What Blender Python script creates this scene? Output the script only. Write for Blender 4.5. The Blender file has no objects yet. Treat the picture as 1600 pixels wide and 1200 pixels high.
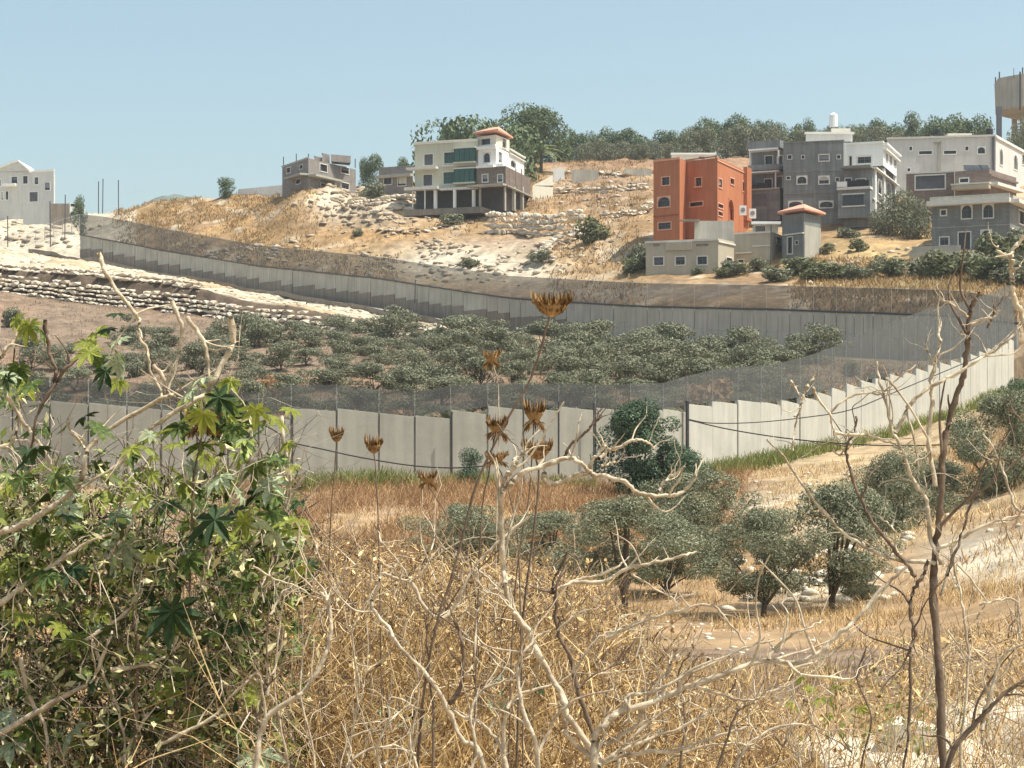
import bpy, math, random
import numpy as np
from mathutils import Vector

# ------------------------------------------------------------------ camera, sky, sun, exposure
sc = bpy.context.scene
COL = sc.collection
FPX, HZ = 3000.0, 700.0                       # focal length and horizon row in pixels of the 1600x1200 photograph
cam = bpy.data.cameras.new('camera'); camo = bpy.data.objects.new('camera', cam); COL.objects.link(camo)
camo.location = (0, 0, 0); camo.rotation_euler = (math.pi / 2, 0, 0)
cam.sensor_width = 36; cam.lens = 36 * FPX / 1600; cam.shift_y = (HZ - 600) / 1600
cam.clip_start = 0.2; cam.clip_end = 20000
sc.camera = camo
SUN = Vector((0.42, -0.14, 0.90)).normalized()
sun = bpy.data.lights.new('sun', 'SUN'); sun.energy = 4.0; sun.angle = math.radians(0.53); sun.color = (1.0, 0.94, 0.82)
suno = bpy.data.objects.new('sun', sun); COL.objects.link(suno)
suno.rotation_euler = (-SUN).to_track_quat('-Z', 'Y').to_euler(); suno.location = (50, 0, 200)
w = bpy.data.worlds.new('World'); sc.world = w; w.use_nodes = True
nt = w.node_tree; bg = nt.nodes['Background']
sky = nt.nodes.new('ShaderNodeTexSky'); sky.sky_type = 'NISHITA'; sky.sun_disc = False
sky.sun_elevation = math.asin(SUN.z); sky.sun_rotation = math.atan2(SUN.x, SUN.y)
sky.altitude = 400; sky.air_density = 1.0; sky.dust_density = 4.0; sky.ozone_density = 0.7
tint = nt.nodes.new('ShaderNodeMix'); tint.data_type = 'RGBA'; tint.blend_type = 'MULTIPLY'; tint.inputs[0].default_value = 1; tint.inputs[7].default_value = (.96, 1.0, .86, 1)   # a dusty summer sky
nt.links.new(sky.outputs[0], tint.inputs[6]); nt.links.new(tint.outputs[2], bg.inputs[0]); bg.inputs[1].default_value = 0.145
sc.view_settings.view_transform = 'Standard'; sc.view_settings.look = 'None'
sc.view_settings.exposure = 0.6; sc.view_settings.gamma = 1; sc.view_settings.use_curve_mapping = False
sc.cycles.max_bounces = 6; sc.cycles.transparent_max_bounces = 16

# ------------------------------------------------------------------ helpers
def P(px, row, D): return ((px - 800) / FPX * D, D, (HZ - row) / FPX * D)
def XZ(px, D): return (px - 800) / FPX * D

def mesh(name, V, F):
    """V: Nx3 array, F: list of polygons or MxK int array (all same size)"""
    me = bpy.data.meshes.new(name)
    V = np.asarray(V, dtype=np.float32).reshape(-1, 3)
    if isinstance(F, np.ndarray):
        m, k = F.shape
        me.vertices.add(len(V)); me.vertices.foreach_set('co', V.ravel())
        me.loops.add(m * k); me.loops.foreach_set('vertex_index', F.astype(np.int32).ravel())
        me.polygons.add(m); me.polygons.foreach_set('loop_start', np.arange(0, m * k, k, dtype=np.int32))
        me.update(calc_edges=True); me.validate()
    else:
        me.from_pydata([tuple(map(float, v)) for v in V], [], F); me.update()
    return me

def put(name, me, mat=None, parent=None, loc=None, kind=None, smooth=False):
    o = bpy.data.objects.new(name, me); COL.objects.link(o)
    if mat is not None and me is not None and not me.materials: me.materials.append(mat)
    if parent: o.parent = parent
    if loc is not None: o.location = loc
    if kind: o['kind'] = kind
    if smooth: me.polygons.foreach_set('use_smooth', [True] * len(me.polygons))
    return o

def tag(o, label, cat, group=None):
    o['label'] = label; o['category'] = cat
    if group: o['group'] = group
    return o

def thing(name, label, cat, loc=(0, 0, 0), group=None):
    o = bpy.data.objects.new(name, None); COL.objects.link(o); o.location = loc; o.empty_display_size = .3
    return tag(o, label, cat, group)

class MB:
    """collects geometry into one mesh; vertices are world coordinates minus org"""
    def __init__(s, org=(0, 0, 0)): s.V = []; s.F = []; s.o = np.array(org, float)
    def add(s, V, F):
        b = len(s.V); s.V += [tuple(np.array(v, float) - s.o) for v in V]; s.F += [tuple(i + b for i in f) for f in F]; return s
    def hexa(s, b, t):       # four bottom points, four top points, anticlockwise seen from above
        return s.add(list(b) + list(t), [(3, 2, 1, 0), (4, 5, 6, 7), (0, 1, 5, 4), (1, 2, 6, 5), (2, 3, 7, 6), (3, 0, 4, 7)])
    def box(s, x0, x1, y0, y1, z0, z1):
        return s.hexa([(x0, y0, z0), (x1, y0, z0), (x1, y1, z0), (x0, y1, z0)], [(x0, y0, z1), (x1, y0, z1), (x1, y1, z1), (x0, y1, z1)])
    def tube(s, pts, r, n=6):
        V, F = tube(pts, r, n); return s.add(V, [tuple(f) for f in F])
    def build(s, name, mat, parent=None, **k): return put(name, mesh(name, s.V, s.F), mat, parent, **k)

def tube(pts, r, n=6):
    pts = np.asarray(pts, float); m = len(pts)
    r = np.broadcast_to(np.asarray(r, float), (m,))
    t = np.gradient(pts, axis=0); t /= np.linalg.norm(t, axis=1)[:, None] + 1e-9
    up = np.array([0.31, 0.22, 0.92]); a = np.cross(t, up); a /= np.linalg.norm(a, axis=1)[:, None] + 1e-9
    b = np.cross(t, a)
    an = np.arange(n) * 2 * math.pi / n
    V = pts[:, None, :] + r[:, None, None] * (np.cos(an)[None, :, None] * a[:, None, :] + np.sin(an)[None, :, None] * b[:, None, :])
    i = np.arange(m - 1)[:, None] * n; j = np.arange(n)[None, :]; j2 = (j + 1) % n
    F = np.stack([i + j, i + j2, i + n + j2, i + n + j], -1).reshape(-1, 4)
    return V.reshape(-1, 3), F

def smooth_path(pts, k=4):
    p = np.asarray(pts, float)
    if len(p) < 3: return np.linspace(p[0], p[-1], k + 1)
    q = np.vstack([2 * p[0] - p[1], p, 2 * p[-1] - p[-2]]); out = []
    for i in range(1, len(q) - 2):
        for t in np.arange(k) / k:
            out.append(0.5 * ((2 * q[i]) + (-q[i - 1] + q[i + 1]) * t + (2 * q[i - 1] - 5 * q[i] + 4 * q[i + 1] - q[i + 2]) * t * t + (-q[i - 1] + 3 * q[i] - 3 * q[i + 1] + q[i + 2]) * t ** 3))
    out.append(p[-1]); return np.array(out)

# ------------------------------------------------------------------ materials
def S(c):  # sRGB 0-255 to linear
    return tuple(((v / 255) / 12.92 if v / 255 < .04045 else ((v / 255 + .055) / 1.055) ** 2.4) for v in c)

def mat(name, c1, c2=None, scale=3.0, rough=0.85, bump=0.0, bscale=None, detail=6, c3=None, island=0.0, transl=0.0, brick=None, streak=0.0, attr=None, spec=0.3, alpha=None):
    m = bpy.data.materials.new(name); m.use_nodes = True; n = m.node_tree.nodes; l = m.node_tree.links
    b = n['Principled BSDF']; b.inputs['Roughness'].default_value = rough
    b.inputs['Specular IOR Level'].default_value = spec
    tc = n.new('ShaderNodeTexCoord')
    no = n.new('ShaderNodeTexNoise'); no.inputs['Scale'].default_value = scale; no.inputs['Detail'].default_value = detail; no.inputs['Roughness'].default_value = .65
    l.new(tc.outputs['Object'], no.inputs['Vector'])
    fac = no.outputs['Fac']
    if island:
        g = n.new('ShaderNodeNewGeometry'); mx = n.new('ShaderNodeMix'); mx.inputs[0].default_value = island
        l.new(fac, mx.inputs[2]); l.new(g.outputs['Random Per Island'], mx.inputs[3]); fac = mx.outputs[0]
    rp = n.new('ShaderNodeValToRGB'); e = rp.color_ramp.elements
    e[0].color = (*c1, 1); e[1].color = (*(c2 or c1), 1)
    lo, hi = (0.32, 0.68) if not island else (0.12, 0.85)
    e[0].position = lo; e[1].position = hi
    if c3: x = e.new((lo + hi) / 2); x.color = (*c3, 1)
    l.new(fac, rp.inputs[0]); col = rp.outputs[0]
    def mul(a, bsock=None, f=1.0, val=None):
        q = n.new('ShaderNodeMix'); q.data_type = 'RGBA'; q.blend_type = 'MULTIPLY'; q.inputs[0].default_value = f
        l.new(a, q.inputs[6]); l.new(bsock, q.inputs[7]); return q.outputs[2]
    if attr:
        at = n.new('ShaderNodeVertexColor'); at.layer_name = attr; col = mul(col, at.outputs[0])
        for sc_, lo2, hi2 in ((0.9, .72, 1.25), (0.17, .8, 1.2)):
            n2 = n.new('ShaderNodeTexNoise'); n2.inputs['Scale'].default_value = sc_; n2.inputs['Detail'].default_value = 5
            l.new(tc.outputs['Object'], n2.inputs['Vector'])
            mr = n.new('ShaderNodeMapRange'); mr.inputs[1].default_value = .3; mr.inputs[2].default_value = .7; mr.inputs[3].default_value = lo2; mr.inputs[4].default_value = hi2
            l.new(n2.outputs['Fac'], mr.inputs[0]); col = mul(col, mr.outputs[0])
    if brick:
        bw, bh, mort, dark = brick
        sep = n.new('ShaderNodeSeparateXYZ'); l.new(tc.outputs['Object'], sep.inputs[0])
        ad = n.new('ShaderNodeMath'); ad.operation = 'ADD'; l.new(sep.outputs[0], ad.inputs[0]); l.new(sep.outputs[1], ad.inputs[1])
        cb = n.new('ShaderNodeCombineXYZ'); l.new(ad.outputs[0], cb.inputs[0]); l.new(sep.outputs[2], cb.inputs[1])
        br = n.new('ShaderNodeTexBrick'); br.inputs['Scale'].default_value = 1; br.inputs['Brick Width'].default_value = bw; br.inputs['Row Height'].default_value = bh
        br.inputs['Mortar Size'].default_value = mort; br.inputs['Color1'].default_value = (1, 1, 1, 1); br.inputs['Color2'].default_value = (.8, .8, .82, 1); br.inputs['Mortar'].default_value = (dark, dark, dark, 1)
        l.new(cb.outputs[0], br.inputs['Vector']); col = mul(col, br.outputs[0])
    if streak:   # rain stains running down
        mp = n.new('ShaderNodeMapping'); mp.inputs['Scale'].default_value = (1.4, 1.4, 0.12); l.new(tc.outputs['Object'], mp.inputs[0])
        n3 = n.new('ShaderNodeTexNoise'); n3.inputs['Scale'].default_value = 1.6; n3.inputs['Detail'].default_value = 7; l.new(mp.outputs[0], n3.inputs['Vector'])
        mr = n.new('ShaderNodeMapRange'); mr.inputs[1].default_value = .35; mr.inputs[2].default_value = .65; mr.inputs[3].default_value = 1 - streak; mr.inputs[4].default_value = 1.0
        l.new(n3.outputs['Fac'], mr.inputs[0]); col = mul(col, mr.outputs[0])
    l.new(col, b.inputs['Base Color'])
    if bump:
        bn = n.new('ShaderNodeTexNoise'); bn.inputs['Scale'].default_value = bscale or scale * 4; bn.inputs['Detail'].default_value = 8
        l.new(tc.outputs['Object'], bn.inputs['Vector'])
        bp = n.new('ShaderNodeBump'); bp.inputs['Strength'].default_value = .8; bp.inputs['Distance'].default_value = bump
        l.new(bn.outputs['Fac'], bp.inputs['Height']); l.new(bp.outputs[0], b.inputs['Normal'])
    out = n['Material Output']; sh = b.outputs[0]
    if transl:
        tr = n.new('ShaderNodeBsdfTranslucent'); l.new(col, tr.inputs[0]); ms = n.new('ShaderNodeMixShader'); ms.inputs[0].default_value = transl
        l.new(sh, ms.inputs[1]); l.new(tr.outputs[0], ms.inputs[2]); sh = ms.outputs[0]
    if alpha is not None:
        tr = n.new('ShaderNodeBsdfTransparent'); ms = n.new('ShaderNodeMixShader'); ms.inputs[0].default_value = alpha
        # fine woven wire: a diamond lattice of strands a few centimetres apart
        l.new(tr.outputs[0], ms.inputs[1]); l.new(sh, ms.inputs[2]); sh = ms.outputs[0]
    l.new(sh, out.inputs[0])
    return m

M = {}
M['ground'] = mat('ground', (.82, .82, .82), (1.12, 1.1, 1.06), scale=.55, rough=.95, bump=.25, bscale=1.3, attr='soil', detail=10, spec=.1)
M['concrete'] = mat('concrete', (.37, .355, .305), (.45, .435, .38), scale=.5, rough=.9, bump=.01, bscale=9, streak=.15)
M['concrete_lit'] = mat('concrete_lit', (.46, .45, .40), (.56, .545, .49), scale=.5, rough=.9, bump=.01, bscale=9, streak=.14)  # brighter light on the right-hand panels put into their concrete colour
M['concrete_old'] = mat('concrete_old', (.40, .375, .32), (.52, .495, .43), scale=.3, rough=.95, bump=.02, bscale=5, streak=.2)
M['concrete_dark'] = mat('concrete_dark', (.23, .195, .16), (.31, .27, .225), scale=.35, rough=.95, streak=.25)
M['mesh'] = mat('wire_mesh', (.085, .09, .09), (.11, .115, .115), scale=1.2, rough=.7, alpha=.68)
M['mesh_far'] = mat('weathered_wire_mesh', (.085, .095, .095), (.11, .12, .12), scale=1.2, rough=.7, alpha=.68)
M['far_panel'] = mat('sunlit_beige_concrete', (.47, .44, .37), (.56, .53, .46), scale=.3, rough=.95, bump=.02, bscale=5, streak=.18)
M['mesh_thin'] = mat('wire_mesh_open', (.13, .135, .14), (.16, .165, .17), scale=1.2, rough=.6, alpha=.25)
M['steel'] = mat('galvanised_steel', (.20, .21, .22), (.28, .29, .30), scale=4, rough=.5)
M['dark_steel'] = mat('dark_steel', (.05, .05, .055), (.08, .08, .085), scale=4, rough=.55)
M['black'] = mat('black_rubber', (.02, .02, .022), (.035, .035, .038), scale=4, rough=.6)
M['limestone'] = mat('limestone', (.52, .46, .37), (.72, .66, .55), scale=1.1, rough=.95, bump=.06, bscale=5, c3=(.62, .56, .45))
M['rubble'] = mat('hillside_rubble', (.30, .24, .18), (.60, .52, .42), c3=(.44, .37, .29), scale=.6, rough=.95, bump=.05, bscale=5, island=.6)
M['boulder'] = mat('weathered_boulder', (.40, .34, .27), (.62, .55, .45), scale=1.4, rough=.95, bump=.05, bscale=5, island=.4)
M['grey_block'] = mat('grey_blockwork', (.20, .21, .205), (.27, .28, .27), scale=.8, rough=.95, brick=(.42, .22, .018, .72), streak=.18)
M['grey_render'] = mat('grey_render', (.215, .23, .228), (.29, .305, .30), scale=.5, rough=.95, streak=.25, brick=(6, 1.05, .03, .85))
M['grey_house'] = mat('brown_grey_blockwork', (.25, .225, .21), (.32, .29, .27), scale=.7, rough=.95, brick=(.45, .25, .02, .8), streak=.1)
M['villa'] = mat('cream_green_plaster', (.50, .50, .40), (.56, .56, .45), scale=.4, rough=.9, streak=.07)
M['cream'] = mat('cream_plaster', (.70, .66, .55), (.78, .74, .63), scale=.5, rough=.9, streak=.07)
M['white'] = mat('white_plaster', (.78, .775, .75), (.85, .845, .82), scale=.5, rough=.9, streak=.07)
M['pale'] = mat('pale_grey_plaster', (.58, .575, .55), (.66, .655, .63), scale=.4, rough=.9, streak=.1)
M['orange'] = mat('terracotta_plaster', (.46, .17, .082), (.53, .205, .105), scale=.35, rough=.9, streak=.15)
M['orange_dark'] = mat('terracotta_red_plaster', (.36, .10, .055), (.41, .12, .065), scale=.35, rough=.9, streak=.12)
M['beige'] = mat('beige_plaster', (.44, .39, .30), (.51, .455, .355), scale=.4, rough=.9, streak=.12)
M['brown'] = mat('brown_blockwork', (.24, .18, .155), (.30, .235, .20), scale=.6, rough=.95, brick=(.45, .25, .02, .8), streak=.15)
M['stone_dark'] = mat('dark_stone_cladding', (.17, .13, .11), (.26, .21, .18), scale=1.5, rough=.9, brick=(.6, .3, .03, .6))
M['trim'] = mat('pale_stone_trim', (.60, .58, .54), (.70, .68, .64), scale=2, rough=.85)
M['trim_peach'] = mat('peach_trim', (.66, .36, .25), (.72, .42, .30), scale=2, rough=.85)
M['glass'] = mat('dark_window_glass', (.02, .022, .026), (.05, .052, .056), scale=.6, rough=.15, spec=.5)
M['glass_green'] = mat('green_window_glass', (.015, .065, .05), (.03, .12, .095), scale=.5, rough=.15, spec=.5)
M['shutter'] = mat('grey_shutter', (.10, .10, .115), (.15, .15, .165), scale=.6, rough=.5)
M['tiles'] = mat('red_roof_tiles', (.68, .33, .23), (.76, .42, .31), scale=2, rough=.8, brick=(.35, .3, .03, .78))
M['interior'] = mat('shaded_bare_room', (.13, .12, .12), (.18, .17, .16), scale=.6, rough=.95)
M['roof'] = mat('flat_roof_screed', (.42, .40, .37), (.52, .50, .47), scale=.5, rough=.95)
M['wood'] = mat('tree_bark', (.09, .07, .055), (.16, .13, .10), scale=8, rough=.95, bump=.02)
M['twig'] = mat('bleached_bare_bark', (.27, .205, .14), (.74, .64, .48), scale=16, rough=.85, bump=.006, bscale=50)
M['twig_dark'] = mat('dark_brown_bark', (.10, .07, .05), (.22, .16, .115), scale=14, rough=.85, bump=.004, bscale=60)
M['olive_leaf'] = mat('olive_leaves', (.075, .085, .045), (.38, .39, .27), c3=(.17, .185, .11), scale=.8, island=.75, transl=.15, rough=.6)
M['grove_leaf'] = mat('grove_olive_leaves', (.085, .092, .055), (.31, .315, .215), c3=(.18, .19, .12), scale=.35, island=.6, transl=.15, rough=.65)
M['pine_leaf'] = mat('ridge_tree_leaves', (.05, .075, .035), (.20, .24, .12), c3=(.105, .145, .065), scale=.4, island=.6, transl=.15, rough=.65)
M['bush_leaf'] = mat('bush_leaves', (.03, .06, .036), (.15, .21, .125), c3=(.07, .115, .065), scale=.8, island=.6, transl=.15, rough=.65)
M['scrub_leaf'] = mat('scrub_leaves', (.07, .08, .035), (.27, .28, .15), c3=(.145, .16, .08), scale=.5, island=.6, transl=.15, rough=.65)
M['palm_leaf'] = mat('palm_fronds', (.09, .12, .04), (.25, .27, .12), scale=1, island=.5, transl=.1, rough=.6)
M['weed'] = mat('green_weeds', (.10, .12, .03), (.32, .34, .11), scale=1, island=.6, transl=.25, rough=.7)
M['dry'] = mat('dry_grass', (.20, .115, .045), (.88, .66, .35), c3=(.52, .34, .145), scale=.9, island=.9, transl=.15, rough=.7)
M['dry_far'] = mat('dry_hill_grass', (.23, .145, .065), (.48, .34, .175), c3=(.34, .225, .105), scale=.12, island=.5, transl=.15, rough=.9)
M['rust'] = mat('rust_brown_dry_bush', (.18, .095, .045), (.55, .36, .20), c3=(.34, .20, .10), scale=.7, island=.6, transl=.2, rough=.85)
M['thistle'] = mat('dried_thistle', (.12, .065, .03), (.55, .38, .19), c3=(.30, .175, .075), scale=9, island=.8, transl=.15, rough=.85)
M['bushgreen'] = mat('bush_interior_leaves', (.02, .04, .008), (.42, .48, .14), c3=(.10, .15, .03), scale=3, island=.8, transl=.25, rough=.5)
M['leaf_mix'] = mat('castor_leaf_mass', (.025, .055, .01), (.36, .42, .11), c3=(.11, .17, .035), scale=3, island=.8, transl=.25, rough=.45, spec=.4)
M['castor'] = mat('castor_leaves', (.03, .065, .014), (.20, .26, .05), c3=(.09, .14, .028), scale=5, transl=.25, rough=.42, spec=.4, bump=.003, bscale=40)
M['castor_dark'] = mat('castor_dark_leaves', (.013, .036, .012), (.045, .085, .026), scale=5, transl=.12, rough=.5, spec=.3, bump=.003, bscale=40)
M['castor_yellow'] = mat('yellow_green_castor_leaves', (.20, .25, .035), (.42, .44, .09), scale=5, transl=.35, rough=.45, spec=.35, bump=.003, bscale=40)
M['castor_pale'] = mat('pale_castor_leaves', (.22, .28, .15), (.55, .60, .40), scale=7, transl=.15, rough=.4, spec=.4, bump=.003, bscale=40)  # paler grey-green leaf colour
M['clutter'] = mat('mixed_dry_leaves', (.03, .045, .01), (.80, .72, .40), c3=(.17, .16, .055), scale=4, island=.85, transl=.2, rough=.6)
M['hill_far'] = mat('distant_wooded_hill', (.06, .085, .07), (.19, .21, .18), scale=.05, rough=1, bump=3, bscale=.1)
M['pvwhite'] = mat('white_paint', (.75, .75, .74), (.8, .8, .79), scale=2, rough=.5)
M['road'] = mat('dusty_concrete_road', (.42, .39, .34), (.50, .465, .41), scale=.6, rough=.95)

# ------------------------------------------------------------------ terrain
PX = np.array([-600, 0, 120, 250, 400, 600, 720, 800, 1000, 1200, 1400, 1510, 1600, 2200], float)
DN = np.array([100, 98, 97, 97, 97, 98, 98.5, 99, 101, 112, 133, 152, 168, 240], float)
DF = np.array([400, 350, 340, 325, 300, 265, 248, 240, 215, 197, 182, 176, 173, 250], float)
NT = np.array([628, 628, 630, 634, 640, 646, 645, 640, 636, 628, 588, 560, 522, 480], float)   # top row of the near wall
FT = np.array([345, 350, 366, 391, 416, 437, 456, 467, 480, 485, 492, 497, 510, 480], float)   # top row of the far wall
HN, HF = 4.6, 4.3
L = []   # (D array, Z array)
def A(*v): return np.array(v, float)
def layer(D, row=None, Z=None):
    D = D + 0 * PX
    L.append((D, (HZ - row) / FPX * D if Z is None else Z + 0 * PX))
one = np.ones_like(PX)
layer(1.5, Z=-1.55); layer(12.0, Z=-2.0); layer(20.0, Z=-2.75)
layer(32.0, row=A(1015, 1015, 1015, 1015, 1015, 1015, 1018, 1020, 1022, 1020, 1010, 1000, 985, 960))
layer(46.0, row=A(940, 940, 940, 940, 940, 945, 950, 955, 962, 962, 955, 930, 900, 850))
layer(66.0, row=A(860, 860, 860, 860, 860, 855, 850, 850, 855, 840, 790, 755, 725, 640))
layer(DN - 8, row=A(765, 765, 765, 765, 760, 758, 756, 756, 758, 722, 678, 640, 602, 520))
zb = (HZ - NT) / FPX * DN - HN
layer(DN - 1.2, Z=zb); layer(DN + 2, Z=zb)
d = DN + .3 * (DF - DN); layer(d, row=A(650, 640, 640, 640, 640, 638, 636, 634, 630, 622, 608, 585, 555, 470))
DST = A(276, 270, 266, 262, 252, 242, 235, 222, 201, 187, 175, 172, 170.5, 246)
layer(DST - 1, row=A(440, 455, 470, 490, 505, 522, 525, 536, 550, 558, 568, 562, 545, 450))
layer(DST + 2.2, row=A(405, 420, 427, 444, 470, 507, 519, 531, 546, 556, 567, 560, 543, 448))
zf = (HZ - FT) / FPX * DF - HF
layer(DF - 1.5, Z=zf); layer(DF + 1.5, Z=zf)
layer(DF + 10, row=A(375, 372, 372, 386, 411, 434, 453, 464, 472, 470, 470, 480, 490, 450))
layer(A(400, 375, 370, 345, 325, 300, 285, 275, 240, 233, 225, 222, 222, 300), row=A(350, 358, 362, 354, 380, 402, 408, 408, 433, 430, 425, 410, 405, 380))
layer(A(420, 400, 395, 360, 345, 322, 322, 322, 290, 266, 262, 250, 250, 340), row=A(335, 346, 345, 335, 335, 338, 337, 333, 335, 360, 352, 372, 375, 330))
DR = A(440, 430, 420, 375, 365, 370, 380, 385, 390, 390, 390, 380, 380, 400)
layer(DR, row=A(320, 338, 342, 318, 300, 290, 272, 256, 246, 238, 232, 236, 236, 226))
zr = L[-1][1]
layer(DR + 45, Z=zr + 3.5); layer(750.0, Z=zr * .6); layer(2500.0, Z=-30); layer(12000.0, Z=-60)
LD = np.array([a for a, b in L]); LZ = np.array([b for a, b in L])
NS = [6, 6, 10, 12, 16, 18, 8, 4, 22, 26, 6, 16, 4, 8, 18, 18, 18, 6, 5, 4, 4]
T = np.concatenate([i + np.arange(k) / k for i, k in enumerate(NS)] + [[len(NS)]])
CPX = np.concatenate([np.arange(-3000, -120, 60), np.arange(-120, 1720, 5), np.arange(1720, 4600, 60)]).astype(float)
def cols(px):
    """D and Z profile of column(s) px at parameter T, smoothed"""
    px = np.atleast_1d(px); u = np.clip(px, PX[0], PX[-1])
    D = np.array([np.interp(u, PX, LD[k]) for k in range(len(LD))]).T
    Z = np.array([np.interp(u, PX, LZ[k]) for k in range(len(LD))]).T
    tt = np.arange(len(LD)); i = np.clip(T.astype(int), 0, len(LD) - 2); f = T - i
    Dt = D[:, i] * (1 - f) + D[:, i + 1] * f; Zt = Z[:, i] * (1 - f) + Z[:, i + 1] * f
    for _ in range(3): Zt[:, 1:-1] = (Zt[:, :-2] + 2 * Zt[:, 1:-1] + Zt[:, 2:]) / 4
    return Dt, Zt
def vnoise(x, y, seed=0):
    """value noise"""
    xi = np.floor(x).astype(np.int64); yi = np.floor(y).astype(np.int64); fx = x - xi; fy = y - yi
    fx = fx * fx * (3 - 2 * fx); fy = fy * fy * (3 - 2 * fy)
    def h(a, b): 
        n = (a * 374761393 + b * 668265263 + seed * 1442695041) & 0x7fffffff
        n = ((n ^ (n >> 13)) * 1274126177) & 0x7fffffff
        return ((n ^ (n >> 16)) & 0xffff) / 65535.0
    return (h(xi, yi) * (1 - fx) + h(xi + 1, yi) * fx) * (1 - fy) + (h(xi, yi + 1) * (1 - fx) + h(xi + 1, yi + 1) * fx) * fy
def relief(X, Y):
    amp = np.interp(Y, [0, 15, 45, 90, 104, 130, 230, 300, 400, 900, 3000], [.06, .15, .25, .3, .1, .3, .35, 1.0, 1.2, 4, 20])
    n = (vnoise(X / 7, Y / 7, 1) - .5) + .6 * (vnoise(X / 2.3, Y / 2.3, 2) - .5) + .35 * (vnoise(X / .8, Y / .8, 3) - .5)
    return n * amp
def wallmask(D, dn, df):   # keep the ground quiet beside the two walls
    return np.clip(np.abs(D - dn) / 5, .1, 1) * np.clip(np.abs(D - df) / 6, .1, 1)
Dt, Zt = cols(CPX)
Xt = (CPX[:, None] - 800) / FPX * Dt
mk = wallmask(Dt, np.interp(CPX, PX, DN)[:, None], np.interp(CPX, PX, DF)[:, None])
for bp_, bD, bs, bd_, bh in ((470, 335, 45, 14, 4.0), (520, 345, 40, 12, 2.5), (600, 335, 40, 14, 1.5)):   # knolls on the hill
    Zt = Zt + bh * np.exp(-((CPX[:, None] - bp_) / bs) ** 2 - ((Dt - bD) / bd_) ** 2)
Zt2 = Zt + relief(Xt, Dt) * mk
# terraces and ledges on the stony hill: sharpen the slope into steps
Rt = HZ - FPX * Zt2 / Dt
def blob(px, row, rx, ry): return np.exp(-(((CPX[:, None] - px) / rx) ** 2 + ((Rt - row) / ry) ** 2) * 1.2)
led = np.clip(blob(580, 320, 80, 40) + blob(940, 300, 110, 50) + blob(850, 400, 160, 30) + .6 * blob(1350, 400, 90, 30), 0, 1)
st = 1.7; zz = Zt2 / st + .8 * vnoise(Xt / 9, Dt / 9, 7); fr = zz - np.floor(zz)
Zt2 = Zt2 + led * st * (np.clip(fr * 2.6 - .8, 0, 1) - fr) * .9
nc, nd = Dt.shape
V = np.stack([Xt, Dt, Zt2], -1).reshape(-1, 3)
i = np.arange(nc - 1)[:, None] * nd; j = np.arange(nd - 1)[None, :]
F = np.stack([i + j, i + nd + j, i + nd + j + 1, i + j + 1], -1).reshape(-1, 4)
gm = mesh('ground', V, F)
def gz(px, D):
    c = int(np.clip(np.searchsorted(CPX, px), 1, nc - 1)); f = float(np.clip((px - CPX[c - 1]) / (CPX[c] - CPX[c - 1]), 0, 1))
    return float(np.interp(D, Dt[c - 1], Tz[c - 1])) * (1 - f) + float(np.interp(D, Dt[c], Tz[c])) * f
Tz = Zt2
def gzs(px, D):   # vector lookup on the finished grid
    px = np.asarray(px, float); D = np.asarray(D, float); out = np.empty(len(px))
    ci = np.clip(np.searchsorted(CPX, px), 0, nc - 1)
    for c in np.unique(ci):
        m_ = ci == c; out[m_] = np.interp(D[m_], Dt[c], Tz[c])
    return out
# soil colours (what the ground is made of where; shade painted behind the terrace stones)
OCH, STRAW, BRN, RED, LIME, PINK, GREYB = (.40, .265, .14), (.50, .35, .19), (.24, .165, .11), (.33, .18, .09), (.62, .54, .42), (.36, .25, .175), (.33, .29, .25)
C = np.zeros((nc, nd, 3)); C[:] = (.36, .25, .14)
Dn = np.interp(CPX, PX, DN)[:, None]; Df = np.interp(CPX, PX, DF)[:, None]; Ds = np.interp(CPX, PX, DST)[:, None]
pxg = CPX[:, None] + 0 * Dt
def paint(mask, c): 
    m = np.clip(mask, 0, 1)[..., None]; C[:] = C * (1 - m) + np.array(c) * m
nz = vnoise(Xt / 6, Dt / 6, 11); nz2 = vnoise(Xt / 2, Dt / 2, 12)
paint(((Dt > Dn) & (Dt < Ds)) * 1.0, (.255, .19, .14))
paint(((Dt > Dn) & (Dt < Ds)) * np.clip((vnoise(Xt / 14, Dt / 20, 5) - .5) * 4, 0, 1), (.31, .21, .145))
paint((Dt > Df) * 1.0, OCH)
paint(((Dt >= Ds) & (Dt < Df + 1)) * (pxg < 760), LIME)
paint(((Dt >= Ds) & (Dt < Df + 1)) * (pxg < 760) * np.clip((nz - .62) * 6, 0, 1) * .7, STRAW)
paint(((Dt >= Ds - 3) & (Dt < Df + 1)) * np.clip((pxg - 740) / 60, 0, 1), (.29, .22, .15))
far = Dt > Df + 1
paint(far * blob(380, 330, 180, 45) * 1.1, (.42, .27, .13)); paint(far * np.clip((vnoise(Xt / 5, Dt / 5, 31) - .45) * 3, 0, .7), (.30, .20, .12)); paint(far * np.clip((vnoise(Xt / 2.5, Dt / 2.5, 32) - .7) * 6, 0, .6), LIME); paint(far * (pxg < 215), LIME); paint(far * blob(60, 350, 80, 14), (.58, .50, .38))
paint(far * blob(580, 315, 85, 38) * (.45 + nz2 * .8), LIME); paint(far * blob(515, 310, 22, 30), LIME)
paint(far * blob(600, 370, 160, 14), (.40, .25, .12)); paint(far * blob(560, 400, 150, 12), (.38, .26, .13))
paint(far * blob(720, 410, 120, 30) * 1.3, LIME); paint(far * blob(830, 425, 70, 22), LIME)
paint(far * blob(800, 380, 60, 14) * .8, PINK); paint(far * blob(940, 290, 90, 45) * (.5 + nz2 * .6), PINK); paint(far * blob(850, 385, 90, 10) * nz2, LIME)
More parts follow.
